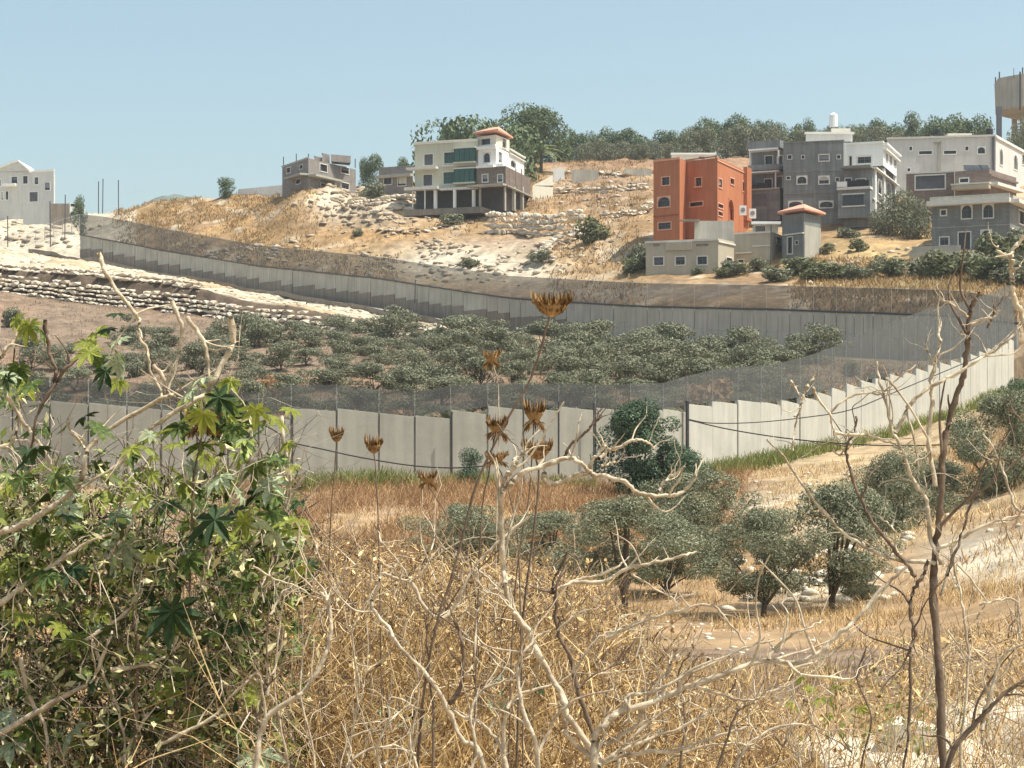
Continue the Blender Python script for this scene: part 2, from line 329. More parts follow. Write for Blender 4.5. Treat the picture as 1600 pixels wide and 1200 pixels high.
paint(far * blob(930, 400, 70, 35) * (.4 + nz2 * .6), (.46, .31, .16)); paint(far * blob(960, 395, 30, 12), LIME)
paint(far * blob(1360, 395, 100, 28) * (.4 + nz * .8), (.50, .37, .19)); paint(far * blob(1320, 440, 60, 14), (.48, .36, .20))
paint(far * blob(1000, 455, 220, 14) * .7, GREYB); paint(far * blob(1450, 445, 120, 14) * .6, (.16, .17, .09))
paint(far * (Rt < 262) * (pxg > 850), (.36, .23, .15))
near = (Dt < Dn)
paint(near * (Dt < 60), (.38, .255, .145)); paint(near * (Dt > 60), (.38, .265, .165))
paint(near * np.clip((pxg - 1180) / 80, 0, 1) * (Dt > 55) * (.35 + .5 * nz), (.55, .43, .27))
paint(near * blob(1250, 790, 110, 28) * (.3 + nz2), LIME)
paint(near * blob(1200, 1050, 360, 50) * 1.5, (.235, .17, .125)); paint(near * blob(1180, 1003, 240, 6) * .7, STRAW)
paint(near * blob(1570, 870, 110, 40) * 1.5, (.66, .58, .46)); paint(near * blob(1290, 925, 100, 22), (.52, .44, .33))
paint(near * (Dt < 17) * np.clip((pxg - 1200) / 60, 0, 1), LIME)
paint(((Dt > Ds - 4) & (Dt < Ds + 2.6)) * (pxg < 740), (.15, .11, .08))  # brown soil darkened to paint the shade in gaps between terrace stones
C *= .84 * np.array([.97, .98, 1.0])
C *= (.86 + .3 * vnoise(Xt / 1.1, Dt / 1.6, 21))[..., None]
ca = gm.color_attributes.new('soil', 'FLOAT_COLOR', 'POINT')
ca.data.foreach_set('color', np.concatenate([C, np.ones((nc, nd, 1))], -1).astype(np.float32).ravel())
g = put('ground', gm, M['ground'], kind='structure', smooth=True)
# ground at and behind the viewer, so the place goes on to the sides
b = MB(); b.add([(-400, -300, -2.6), (400, -300, -2.6), (400, 14, -2.45), (-400, 14, -2.45)], [(0, 1, 2, 3)])
o = b.build('terrace_ground', None, kind='structure'); o.data.materials.append(mat('terrace_soil', (.30, .21, .12), (.46, .33, .19), scale=.6, rough=.95, bump=.1))
# far hill to the left, behind the ridge
hx = np.linspace(-330, -110, 60); hy = np.linspace(900, 1500, 24)
HX, HY = np.meshgrid(hx, hy, indexing='ij')
zz = 150 * np.exp(-(np.abs((HX + 200) / 46) ** 3) - ((HY - 1180) / 240) ** 2) + 14 * vnoise(HX / 30, HY / 60, 4) + 4 * vnoise(HX / 6, HY / 12, 9) - 5
n1, n2 = HX.shape; ii = np.arange(n1 - 1)[:, None] * n2; jj = np.arange(n2 - 1)[None, :]
put('distant_hill', mesh('distant_hill', np.stack([HX, HY, zz], -1).reshape(-1, 3), np.stack([ii + jj, ii + n2 + jj, ii + n2 + jj + 1, ii + jj + 1], -1).reshape(-1, 4)), M['hill_far'], kind='structure', smooth=True)
# patrol road beside the far wall
rp = [(45, 393, 328), (70, 392, 327), (110, 402, 322), (150, 412, 318), (250, 436, 308), (350, 453, 294), (450, 470, 280), (560, 490, 262), (660, 509, 246), (715, 518, 238)]
rr = smooth_path([(p, r, q) for p, r, q in rp], 8); Vr = []
for k, (p, r, q) in enumerate(rr):
    D0 = float(np.interp(p, PX, DF)) - 2.6; wd = 5.2
    for dd in (0, -wd * .33, -wd * .66, -wd):
        D1 = D0 + dd; Vr.append((XZ(p, D1), D1, max(gz(p, D1 + e) for e in (-1.5, 0, 1.5)) + .16))
Vr = np.array(Vr); m = len(rr); ii = np.arange(m - 1)[:, None] * 4; jj = np.arange(3)[None, :]
put('patrol_road', mesh('patrol_road', Vr, np.stack([ii + jj + 4, ii + jj, ii + jj + 1, ii + jj + 5][::-1], -1).reshape(-1, 4)), M['road'], kind='structure')
kb = MB()
for k in range(0, m - 1):
    a = Vr[k * 4 + 3]; c_ = Vr[k * 4 + 7]; kb.hexa([a + (0, -.3, -.4), c_ + (0, -.3, -.4), c_ + (0, 0, -.4), a + (0, 0, -.4)], [a + (0, -.3, .32), c_ + (0, -.3, .32), c_ + (0, 0, .32), a + (0, 0, .32)])
kb.build('road_kerb', M['concrete_dark'], kind='structure')  # dark colour paints the shadow line along the kerb
# ------------------------------------------------------------------ the two concrete panel walls with wire mesh on top
R = random.Random(5); rng = np.random.default_rng(7)
def ip(px, arr): return float(np.interp(px, PX, arr))
def zrow(row, D): return (HZ - row) / FPX * D
def panel_wall(name, label, edges, Darr, hgt, mats, thick=.25, slant=0.0, tops=None, courses=False):
    org = P(edges[len(edges) // 2], 700, ip(edges[len(edges) // 2], Darr)); t = thing(name, label, 'wall', org)
    for k in range(len(edges) - 1):
        a, c = edges[k], edges[k + 1]; Da, Dc = ip(a, Darr), ip(c, Darr)
        p0 = np.array([XZ(a, Da), Da]); p1 = np.array([XZ(c, Dc), Dc]); d = p1 - p0; ln = np.linalg.norm(d); d /= ln; n_ = np.array([d[1], -d[0]])
        r0, r1 = tops[k]; z0, z1 = zrow(r0, Da), zrow(r1, Dc); zbm = min(z0, z1) - hgt - 1.0
        gap = .05; q = [p0 + d * gap, p1 - d * gap, p1 - d * gap - n_ * thick, p0 + d * gap - n_ * thick]
        # every panel stands a hair out of line with the next, as precast units do
        off = n_ * R.uniform(-.04, .04)
        q = [v + off for v in q]
        zz = [z0, z1, z1, z0]
        b = MB(org)
        ch = .05
        lo = zbm
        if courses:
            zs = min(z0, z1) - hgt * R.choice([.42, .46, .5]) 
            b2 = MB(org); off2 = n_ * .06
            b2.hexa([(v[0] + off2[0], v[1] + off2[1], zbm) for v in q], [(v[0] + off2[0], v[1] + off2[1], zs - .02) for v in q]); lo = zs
        b.hexa([(v[0], v[1], lo) for v in q], [(v[0], v[1], zz[i] - ch) for i, v in enumerate(q)])
        qi = [q[0] - n_ * ch, q[1] - n_ * ch, q[2] + n_ * ch, q[3] + n_ * ch]
        b.hexa([(v[0], v[1], zz[i] - ch) for i, v in enumerate(qi)], [(v[0], v[1], zz[i]) for i, v in enumerate(qi)])
        # recessed tongue that closes the joint
        e = p1 - n_ * (thick * .5)
        b.hexa([(*(e - d * .05), lo), (*(e + d * .05), lo), (*(e + d * .05 - n_ * .05), lo), (*(e - d * .05 - n_ * .05), lo)], [(*(e - d * .05), z1 - .1), (*(e + d * .05), z1 - .1), (*(e + d * .05 - n_ * .05), z1 - .1), (*(e - d * .05 - n_ * .05), z1 - .1)])
        # two lifting holes plugs near the head
        b.build('panel', mats(k, a), t)
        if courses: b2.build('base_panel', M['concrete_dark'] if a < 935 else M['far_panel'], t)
    return t

# near wall: panel edges and heads read off the photograph
e1 = [-160, -100, -40, 20, 78, 138, 198, 252, 308, 356, 404, 455]
t1 = [(628, 631), (626, 631), (625, 630), (624, 629), (626, 632), (629, 635), (634, 640), (640, 645), (644, 649), (648, 653), (650, 656)]
e2 = [455, 526, 592, 648, 704, 762, 818, 873, 930, 985, 1036, 1074, 1113, 1153, 1189, 1221, 1250, 1278, 1300, 1322, 1345, 1368, 1390, 1411, 1431, 1450, 1468, 1485, 1501, 1516, 1530, 1543, 1555, 1566, 1576, 1585]
t2 = [(638, 642), (638, 645), (645, 651), (649, 654), (640, 647), (634, 640), (637, 642), (635, 641), (637, 642), (636, 641), (638, 644), (631, 635), (626, 631), (625, 629), (627, 633), (624, 631), (619, 626),
      (612, 619), (605, 612), (599, 606), (594, 600), (590, 596), (584, 590), (580, 586), (575, 581), (569, 575), (566, 571), (562, 567), (558, 563), (553, 558), (548, 553), (543, 548), (538, 542), (532, 537), (528, 532)]
EN = e1 + e2[1:]; TN = t1 + t2
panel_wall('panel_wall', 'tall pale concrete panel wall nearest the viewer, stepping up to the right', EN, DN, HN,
           lambda k, a: M['concrete_lit'] if a > 1060 else (M['concrete'] if a > 0 else M['concrete']), tops=TN)
# far wall
EF = [125]; x = 125.
while x < 1515:
    x += (17.5 if x < 400 else 17.8 if x < 900 else 18.5 if x < 1300 else 14) * R.uniform(.93, 1.07); EF.append(x)
EF += [1530, 1545, 1560, 1575, 1590]
TF = []
k = 0
for a, c in zip(EF[:-1], EF[1:]):
    ra, rc = ip(a, FT), ip(c, FT); s = rc - ra; mid = (ra + rc) / 2 + R.uniform(-.5, .5)
    TF.append((mid - .25 * abs(s) - .3, mid + .25 * abs(s) * .3 + .2))
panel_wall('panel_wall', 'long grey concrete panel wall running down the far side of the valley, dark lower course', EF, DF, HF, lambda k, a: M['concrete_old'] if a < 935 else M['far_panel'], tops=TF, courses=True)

def mesh_fence(name, label, edges, Darr, tops, heights, step, mat_lo, lo_frac=None, mat_hi=None):
    mid = edges[len(edges) // 2]; org = P(mid, 600, ip(mid, Darr)); t = thing(name, label, 'fence', org)
    for k in range(0, len(edges) - step, step):
        a, c = edges[k], edges[k + step]; Da, Dc = ip(a, Darr) + .12, ip(c, Darr) + .12
        za = zrow(tops[k][0], Da) - .05; zc = zrow(tops[min(k + step, len(tops) - 1)][0], Dc) - .05
        ha, hc = float(np.interp(a, *heights)), float(np.interp(c, *heights))
        A0 = np.array([XZ(a, Da), Da]); C0 = np.array([XZ(c, Dc), Dc])
        g_ = (C0 - A0) / np.linalg.norm(C0 - A0) * .04
        lean = np.array([.0, .0])
        fr = lo_frac or 1.0
        b = MB(org); b.add([(*(A0 + g_), za), (*(C0 - g_), zc), (*(C0 - g_), zc + hc * fr), (*(A0 + g_), za + ha * fr)], [(0, 1, 2, 3)]); b.build('mesh_panel', mat_lo, t)
        if lo_frac:
            b = MB(org); b.add([(*(A0 + g_), za + ha * fr + .03), (*(C0 - g_), zc + hc * fr + .03), (*(C0 - g_), zc + hc), (*(A0 + g_), za + ha)], [(0, 1, 2, 3)]); b.build('mesh_panel', mat_hi, t)
            b = MB(org); b.tube([(*A0, za + ha * fr), (*C0, zc + hc * fr)], .022, 5); b.build('rail', M['steel'], t)
        b = MB(org); b.tube([(*A0, za - .9), (*A0, za + ha)], .02, 6); b.build('post', M['steel'], t)
        if Darr is DN: continue
        b = MB(org); b.tube([(*A0, za + ha), (*C0, zc + hc)], .02, 4); b.build('top_rail', M['steel'], t)
        b = MB(org); b.tube([(*(A0 + (0, -.2)), za + .14), (*(C0 + (0, -.2)), zc + .14)], .11 if Darr is DF else .03, 5); b.build('edge_shadow_rail', M['dark_steel'], t)  # dark rail thickened to stand in for the mesh frame's shadow
mesh_fence('mesh_fence', 'fine grey wire mesh fence standing on the nearest concrete wall', EN, DN, TN, ([0, 1000, 1300, 1450, 1590], [1.25, 1.25, 2.6, 4.2, 4.6]), 1, M['mesh'])
mesh_fence('mesh_fence', 'grey wire mesh fence along the head of the far concrete wall', EF, DF, TF, ([120, 160, 260, 400, 800, 1200, 1500, 1590], [3.7, 4.1, 3.9, 3.4, 2.9, 2.6, 2.5, 2.3]), 2, M['mesh_far'])

# second, taller open mesh line behind the near wall (its top shows as a thin line above the wall)
# cables hung in front of the near wall
def hang(label, pts, r=.035, cat='cable'):
    pp = [P(*p) for p in pts]; org = pp[0]; b = MB(org); b.tube(smooth_path(pp, 6), r, 6)
    tag(b.build('cable', M['black'], None, loc=org), label, cat)
hang('black cable sagging across the near wall panels at the left', [(455, 692, 92), (500, 701, 92), (560, 714, 92), (640, 727, 92), (705, 731, 92), (760, 728, 92)])
hang('upper black cable leaving the dark joint-shadow bar and climbing right across the pale wall', [(1075, 655, 98), (1110, 661, 99), (1180, 660, 100), (1260, 652, 102), (1330, 640, 106), (1400, 612, 112), (1560, 545, 128)], .03)
hang('lower black cable leaving the dark joint-shadow bar and dipping right below the pale wall', [(1075, 656, 96), (1140, 671, 95), (1230, 685, 93), (1330, 694, 91), (1440, 696, 90), (1600, 688, 88)], .03)
def pole(label, px, D, r0, r1, rad=.06, m='dark_steel', cat='post', name='post', lean=0.0):
    a = P(px, r0, D); c = P(px + lean, r1, D); b = MB(c); b.tube([c, a], rad, 8); b.tube([(a[0], a[1], a[2] - .02), (a[0], a[1], a[2] + .04)], rad * 1.4, 8)
    return tag(b.build(name, M[m], None, loc=c), label, cat)
for px, r0, r1, lb in ((457, 628, 770, 'dark joint-shadow bar at the step in the near wall beside the castor bush'), (706, 645, 770, 'dark joint-shadow bar between two near wall panels under the thistle stem'), (873, 630, 770, 'dark joint-shadow bar on the near wall left of the round green bush'),
                       (928, 632, 770, 'dark joint-shadow bar on the near wall hard against the round green bush'), (1074, 628, 790, 'stout dark joint-shadow bar where two cables start right of the round green bush')):
    pole(lb, px, ip(px, DN) - .45, r0, r1, .045 if px != 1074 else .1)  # these dark bars stand in for shadows in the panel joints
# left edge: road-side poles and chain-link fence
for px, r0, r1, D, lb in ((78, 315, 386, 318, 'dark pole left of the road bend below the gabled house'), (102, 305, 374, 330, 'dark pole beside the chain link fence at the road bend'), (12, 338, 386, 320, 'short dark pole at the left edge on the stony slope'),
                          (154, 284, 334, 352, 'leftmost of three tall thin poles above the start of the far wall'), (161, 280, 334, 356, 'middle and tallest of three thin poles above the far wall'), (185, 282, 334, 356, 'rightmost of three tall thin poles above the far wall'),
                          (649, 438, 474, 256, 'lone dark lamp pole standing in front of the far wall'), (1205, 352, 412, 234, 'thin pole in front of the beige house beside the red roofed hut')):
    pole(lb, px, D, r0, r1, .09 if D > 300 else .07, name='pole', cat='pole', lean=R.uniform(-1, 1))
t = thing('chain_link_fence', 'chain link fence climbing behind the pale road bend at left', 'fence', P(80, 370, 335))
prev = None
for k, (px, rb, rt, D) in enumerate([(42, 382, 366, 331), (56, 377, 360, 332), (70, 372, 354, 333), (84, 368, 348, 334), (98, 364, 343, 335), (112, 360, 339, 336), (124, 358, 335, 337)]):
    a = P(px, rb + 3, D); c = P(px, rt, D); b = MB(t.location); b.tube([a, c], .05, 6); b.build('post', M['steel'], t)
    if prev:
        b = MB(t.location); b.add([prev[0], a, c, prev[1]], [(0, 1, 2, 3)]); b.build('mesh_panel', M['mesh_thin'], t)
        b = MB(t.location); b.tube([prev[1], c], .035, 5); b.build('rail', M['steel'], t)
    prev = (a, c)
# low pipe rail frame on the limestone beside the far wall
t = thing('pipe_rail', 'low rusty pipe rail frame on the limestone below the far wall', 'railing', P(480, 485, 262))
for a, c in (((444, 487), (444, 472)), ((479, 487), (479, 472)), ((514, 489), (514, 475)), ((444, 486), (514, 488)), ((479, 473), (514, 475))):
    b = MB(t.location); b.tube([P(*a, 262), P(*c, 262)], .07, 6); b.build('bar', M['dark_steel'], t)
# dark rail fence in front of the road's lower edge
# ------------------------------------------------------------------ stones
def rockmesh(name, seed, flat=.6, sub=1, rough=.28):
    r = np.random.default_rng(seed)
    import bmesh
    bm = bmesh.new(); bmesh.ops.create_icosphere(bm, subdivisions=sub, radius=.5)
    for v in bm.verts:
        k = 1 + r.uniform(-rough, rough); c = v.co
        m_ = max(abs(c.x), abs(c.y), abs(c.z)) / .5
        v.co = Vector((c.x * k / (m_ ** .85), c.y * k / (m_ ** .85), c.z * k * flat / (m_ ** .85)))
    me = bpy.data.meshes.new(name); bm.to_mesh(me); bm.free(); return me
STN = [rockmesh('stone', s, .62) for s in range(6)]
for s_ in STN: s_.materials.append(M['boulder'])
def stone(parent, loc, sx, sy, sz, rz, name='stone'):
    o = bpy.data.objects.new(name, R.choice(STN)); COL.objects.link(o); o.parent = parent
    o.location = Vector(loc) - parent.location; o.scale = (sx, sy, sz); o.rotation_euler = (R.uniform(-.12, .12), R.uniform(-.12, .12), rz); return o
def stone_wall(label, pts, courses, w_, h_, back=.35, jitter=.2, cat='stone wall', limit=290):
    """pts: (px,row of foot,D) along the wall; courses laid on the foot line"""
    mid = pts[len(pts) // 2]; t = thing('stone_wall', label, cat, P(mid[0], mid[1], mid[2]))
    q = np.array([P(*p) for p in pts]); seg = np.linalg.norm(np.diff(q[:, :2], axis=0), axis=1); cum = np.concatenate([[0], np.cumsum(seg)]); n = 0
    for c in range(courses if isinstance(courses, int) else math.ceil(max(c for _, c in courses))):
        s = R.uniform(0, w_ * .6)
        while s < cum[-1]:
            ww = w_ * R.choice([R.uniform(.4, .8), R.uniform(.8, 1.7)])
            if not isinstance(courses, int):
                if c >= np.interp(s / cum[-1], [a for a, _ in courses], [b_ for _, b_ in courses]) + R.uniform(-.4, .4): s += ww; continue
            x = np.array([np.interp(s + ww / 2, cum, q[:, k]) for k in range(3)])
            ss = min(s + ww / 2, cum[-1] - .01); i_ = int(np.searchsorted(cum, ss)) - 1; d_ = q[i_ + 1] - q[i_]
            if R.random() > .04 and n < limit:
                hh = h_ * R.uniform(.6, 1.35)
                stone(t, (x[0], x[1] + c * back + R.uniform(-jitter, jitter), x[2] + (c + .45) * h_ + R.uniform(-.1, .1) * h_), ww * 1.02, w_ * R.uniform(.8, 1.1), hh * 1.35, math.atan2(d_[1], d_[0]) + R.uniform(-.15, .15)); n += 1
            s += ww * R.uniform(.95, 1.12)
    return t
def foot(p, arr_off, dD): return p
lo = [(px, 0, ip(px, DST) - 1.3) for px in (-40, 30, 80, 120, 180, 250, 320, 400, 470, 540, 600, 650, 700)]
lo = [(p, HZ - FPX * (gz(p, D) - .2) / D, D) for p, _, D in lo]
stone_wall('long terrace wall of stacked limestone boulders below the patrol road', lo, [(0, 4.2), (.35, 4.2), (.6, 3.2), (.8, 2.6), (1, 1.3)], 1.25, .62, back=.38)
up_ = [(px, 0, ip(px, DST) + 2.2) for px in (-40, 20, 60, 100, 140, 200, 260, 310)]
up_ = [(p, HZ - FPX * (gz(p, D) - .1) / D, D) for p, _, D in up_]
stone_wall('upper bank of pale boulders edging the limestone terrace at left', up_, 2, 1.3, .55, back=1.3, jitter=.7)
def onhill(px, D, dz=-.15): return (px, HZ - FPX * (gz(px, D) + dz) / D, D)
def D_at(px, row, lo_=None, hi_=None):
    """distance at which the ground of this column shows at this photograph row, beyond the far wall"""
    c = int(np.clip(np.searchsorted(CPX, px), 0, nc - 1)); Ds_ = Dt[c]; rws = HZ - FPX * Tz[c] / Ds_
    ok = (Ds_ > (lo_ or ip(px, DF) + 2)) & (Ds_ < (hi_ or 430)); Dk, rk = Ds_[ok], rws[ok]; k = np.argmax(rk <= row) if (rk <= row).any() else -1
    return float(Dk[k])
def ons(px, row, **k): return onhill(px, D_at(px, row, **k))
stone_wall('retaining wall of round pale boulders right of the cream villa', [ons(757, 366), ons(785, 368), ons(815, 370), ons(845, 371), ons(880, 368), ons(908, 362)], 4, 1.25, .95, back=.3)
stone_wall('slanting line of boulders running down from the villa retaining wall', [ons(912, 366), ons(890, 378), ons(868, 390), ons(846, 402), ons(830, 414)], 2, 1.3, .7, back=.3)
stone_wall('low broken terrace wall on the brown slope between villa and orange house', [ons(866, 303), ons(900, 304), ons(940, 305), ons(980, 303), ons(1010, 300)], 2, 1.4, .7, back=.3)
stone_wall('topmost terrace wall under the hilltop trees beside the palm', [ons(880, 276), ons(930, 277), ons(980, 276), ons(1018, 274)], 1, 1.5, .7, back=.3)
stone_wall('lowest terrace wall left of the orange house', [ons(935, 345), ons(965, 342), ons(1000, 338), ons(1018, 334)], 2, 1.2, .6, back=.3)
stone_wall('heap of pale boulders below the grey unfinished house', [ons(530, 332), ons(560, 326), ons(590, 322), ons(620, 318), ons(645, 314)], 2, 1.4, .7, back=1.6, jitter=.8)
stone_wall('ledge of broken rock across the slope under the cream villa', [ons(590, 362), ons(630, 366), ons(660, 365), ons(700, 356)], 1, 1.6, .6, back=.5, jitter=.5)
# loose rocks, far too many to count
def scatter_rocks(name, items, seed, material):
    r = np.random.default_rng(seed); base = [rockmesh('tmp', 40 + k, .6) for k in range(3)]; bs = []
    for me in base:
        bs.append((np.array([v.co[:] for v in me.vertices]), np.array([p.vertices[:] for p in me.polygons]))); bpy.data.meshes.remove(me)
    VV, FF, n = [], [], 0
    for (x, y, z, s) in items:
        bv, bf = bs[r.integers(3)]; a = r.uniform(0, 6.28); ca_, sa = math.cos(a), math.sin(a); sx, sy, sz = s * r.uniform(.7, 1.5), s * r.uniform(.7, 1.2), s * r.uniform(.6, 1.1)
        v = bv * (sx, sy, sz); v = np.stack([v[:, 0] * ca_ - v[:, 1] * sa, v[:, 0] * sa + v[:, 1] * ca_, v[:, 2]], -1) + (x, y, z + s * .1)
        VV.append(v); FF.append(bf + n); n += len(v)
    o = put(name, mesh(name, np.vstack(VV), np.vstack(FF)), material, kind='stuff'); return o
its = []
def rk(n, px, row, sx, sy, s0, s1, hi_=None):
    for _ in range(n):
        p = R.gauss(px, sx); r_ = R.gauss(row, sy); D = D_at(p, r_, hi_=hi_); its.append((XZ(p, D), D, gz(p, D), R.uniform(s0, s1)))
rk(190, 585, 322, 38, 16, .3, 1.3); rk(60, 540, 300, 25, 12, .4, 1.3); rk(120, 720, 420, 60, 14, .3, 1.1); rk(60, 690, 388, 20, 6, .3, 1.0); rk(90, 880, 395, 50, 18, .25, .9)
rk(100, 940, 310, 40, 22, .25, 1.0); rk(50, 1340, 400, 60, 20, .3, .9); rk(70, 60, 365, 40, 14, .4, 1.5); rk(60, 380, 395, 60, 8, .4, 1.2); rk(50, 540, 405, 60, 8, .3, .9); rk(70, 640, 350, 70, 14, .3, 1.0); rk(40, 1320, 430, 40, 10, .3, .9)
for _ in range(420):     # rubble on the limestone strip by the road
    p = R.uniform(-60, 720); D = ip(p, DST) + R.uniform(1.5, max(3, ip(p, DF) - ip(p, DST) - 8)); its.append((XZ(p, D), D, gz(p, D), R.uniform(.15, .6)))
scatter_rocks('scattered_rocks', its, 3, M['rubble'])
its = []
for _ in range(120):
    p = R.gauss(1310, 150); D = R.uniform(58, 96); its.append((XZ(p, D), D, gz(p, D), R.uniform(.06, .3)))
for _ in range(90):
    p = R.gauss(1280, 80); D = R.uniform(47, 58); its.append((XZ(p, D), D, gz(p, D), R.uniform(.08, .5)))
for _ in range(14):
    p = R.gauss(1560, 60); D = R.uniform(45, 64); its.append((XZ(p, D), D, gz(p, D), R.uniform(.08, .3)))
for _ in range(90):
    p = R.uniform(1000, 1300); D = R.uniform(30, 46); its.append((XZ(p, D), D, gz(p, D), R.uniform(.03, .12)))
scatter_rocks('loose_stones', its, 5, M['limestone'])
# bright boulders at the lower right edge, close to the viewer
big = [rockmesh('boulder', 90 + k, .55, sub=3, rough=.035) for k in range(3)]
for k, (px, row, D, sx, sy, sz, lb) in enumerate([(1290, 1178, 12.2, .34, .4, .42, 'small bright limestone boulder at the bottom edge, leftmost of the pale rocks'), (1385, 1192, 12.4, .55, .5, .40, 'broad white limestone rock at the bottom edge under the dry stalks'),
        (1475, 1176, 12.9, .62, .6, .62, 'large pale limestone rock at the lower right behind bare twigs'), (1570, 1150, 13.3, .65, .7, .85, 'tallest pale limestone rock in the lower right corner')]):
    o = bpy.data.objects.new('boulder', big[k % 3]); COL.objects.link(o)
    if not big[k % 3].materials: big[k % 3].materials.append(M['limestone'])
    x, y, z = P(px, row, D); o.location = (x, y, z - .12); o.scale = (sx * 1.3, sy * 1.3, sz * 1.5); o.rotation_euler = (R.uniform(-.3, .3), R.uniform(-.3, .3), R.uniform(0, 6)); tag(o, lb, 'boulder', 'pale limestone rocks at the lower right')

# ------------------------------------------------------------------ buildings
class Bld:
    """a building on a polygonal footprint; faces run left to right as the viewer sees them"""
    def __init__(s, name, label, pts, rb, rt, depth=9, m='grey_block', cat='house', group=None, sink=3.0, parent=None, wname='wall', cap='roof', parapet=.5, capmat='roof'):
        s.p = [np.array([XZ(px, D), D]) for px, D in pts]; s.D0 = pts[0][1]
        s.zb = zrow(rb, s.D0) - sink; s.zt = zrow(rt, s.D0)
        s.org = Vector((s.p[0][0], s.p[0][1], s.zb)) if parent is None else parent.org
        s.root = thing(name, label, cat, s.org, group) if parent is None else parent.root
        a, b_ = s.p[0], s.p[-1]; ka, kb_ = a[0] / a[1], b_[0] / b_[1]
        s.poly = s.p + [b_ + np.array([kb_ - .08, 1]) * depth, a + np.array([ka + .08, 1]) * depth]; s.holes = {k: [] for k in range(len(s.poly))}
        s.m = m; s.wname = wname; s.par = parapet; s.cap = cap; s.capmat = capmat
    def at(s, f, px):
        a, b_ = s.p[f], s.p[f + 1]; k = (px - 800) / FPX   # x = k*y on the line of sight
        d = b_ - a; t_ = (k * a[1] - a[0]) / (d[0] - k * d[1]); return t_, a + d * t_
    def win(s, f, p0, r0, p1, r1, arch=False, glass='glass', frame='trim', fw=.14, name='window', split=True, deep=.22):
        t0, q0 = s.at(f, p0); t1, q1 = s.at(f, p1); ln = np.linalg.norm(s.p[f + 1] - s.p[f]); ym = (q0[1] + q1[1]) / 2
        z1, z0 = zrow(r0, ym), zrow(r1, ym); u0, u1 = sorted((t0 * ln, t1 * ln)); u0 = max(u0, .12); u1 = min(u1, ln - .12)
        z0 = max(z0, s.zb + .1); z1 = min(z1, s.zt - .05)
        if u1 - u0 < .1 or z1 - z0 < .1: return
        s.holes[f].append((u0, z0, u1, z1)); d = (s.p[f + 1] - s.p[f]) / ln; n_ = np.array([d[1], -d[0]])
        def w3(u, z, o_): q = s.p[f] + d * u + n_ * o_; return (q[0], q[1], z)
        org = Vector(w3((u0 + u1) / 2, (z0 + z1) / 2, 0)); 
        b = MB(org); b.add([w3(u0 - .01, z0 - .01, -deep), w3(u1 + .01, z0 - .01, -deep), w3(u1 + .01, z1 + .01, -deep), w3(u0 - .01, z1 + .01, -deep)], [(0, 1, 2, 3)])
        o = b.build(name, M[glass], s.root, loc=org - s.org)
        b = MB(org); pr = .05
        def bar(ua, ub, za, zc, o1=pr, o0=-.04): b.hexa([w3(ua, za, o1), w3(ub, za, o1), w3(ub, za, o0), w3(ua, za, o0)], [w3(ua, zc, o1), w3(ub, zc, o1), w3(ub, zc, o0), w3(ua, zc, o0)])
        bar(u0 - fw, u0, z0 - fw, z1 + fw); bar(u1, u1 + fw, z0 - fw, z1 + fw); bar(u0, u1, z0 - fw, z0, pr + .04); 
        if arch:
            cu, rr_ = (u0 + u1) / 2, (u1 - u0) / 2; spring = z1 - min(rr_, (z1 - z0) * .45); hh = z1 - spring; K = 8
            outer = [(cu - (rr_) * math.cos(math.pi * k / K), spring + hh * math.sin(math.pi * k / K)) for k in range(K + 1)]
            for k in range(K):
                (ua, za), (ub, zc) = outer[k], outer[k + 1]
                b.hexa([w3(ua, za, pr), w3(ub, zc, pr), w3(ub, zc, -deep + .01), w3(ua, za, -deep + .01)], [w3(ua, z1 + fw, pr), w3(ub, z1 + fw, pr), w3(ub, z1 + fw, -deep + .01), w3(ua, z1 + fw, -deep + .01)])
        else: bar(u0, u1, z1, z1 + fw)
        b.build('frame', M[frame], o)
        if glass == 'glass' and name == 'window' and R.random() < .38 and z1 - z0 > .7:
            b = MB(org); hb = z1 - (z1 - z0) * R.uniform(.3, .85); bar(u0, u1, hb, z1, -deep + .075, -deep + .012); b.build('roller_shutter', M[R.choice(['shutter', 'steel', 'pale'])], o)
        if split and u1 - u0 > .7 and z1 - z0 > .7:
            b = MB(org); nm = max(1, int(round((u1 - u0) / 1.3)))
            for k in range(1, nm + 1):
                uc = u0 + (u1 - u0) * k / (nm + 1); bar(uc - .035, uc + .035, z0, z1, -deep + .06, -deep + .01)
            bar(u0, u1, z0 + (z1 - z0) * .66 - .03, z0 + (z1 - z0) * .66 + .03, -deep + .055, -deep + .012)
            b.build('glazing_bar', M['shutter'], o)
        return o
    def slab(s, f, p0, p1, r0, r1, out=1.0, inn=-.05, m='trim', name='slab', u=None):
        """a block standing out from face f between two columns and two rows"""
        t0, q0 = s.at(f, p0); t1, q1 = s.at(f, p1); d = s.p[f + 1] - s.p[f]; d = d / np.linalg.norm(d); n_ = np.array([d[1], -d[0]]); ym = (q0[1] + q1[1]) / 2 - out * .5
        if f > 0 and min(abs(t0), abs(t1)) < .1 and max(t0, t1) > .9: ym = s.p[f][1]      # bands that run the whole face stay level
        z1, z0 = zrow(r0, ym), zrow(r1, ym); b = MB(s.org)
        a, c, e, g_ = q0 + n_ * out, q1 + n_ * out, q1 - n_ * inn * -1, q0 - n_ * inn * -1
        e, g_ = q1 + n_ * inn, q0 + n_ * inn
        b.hexa([(*a, z0), (*c, z0), (*e, z0), (*g_, z0)], [(*a, z1), (*c, z1), (*e, z1), (*g_, z1)]); return b.build(name, M[m], s.root)
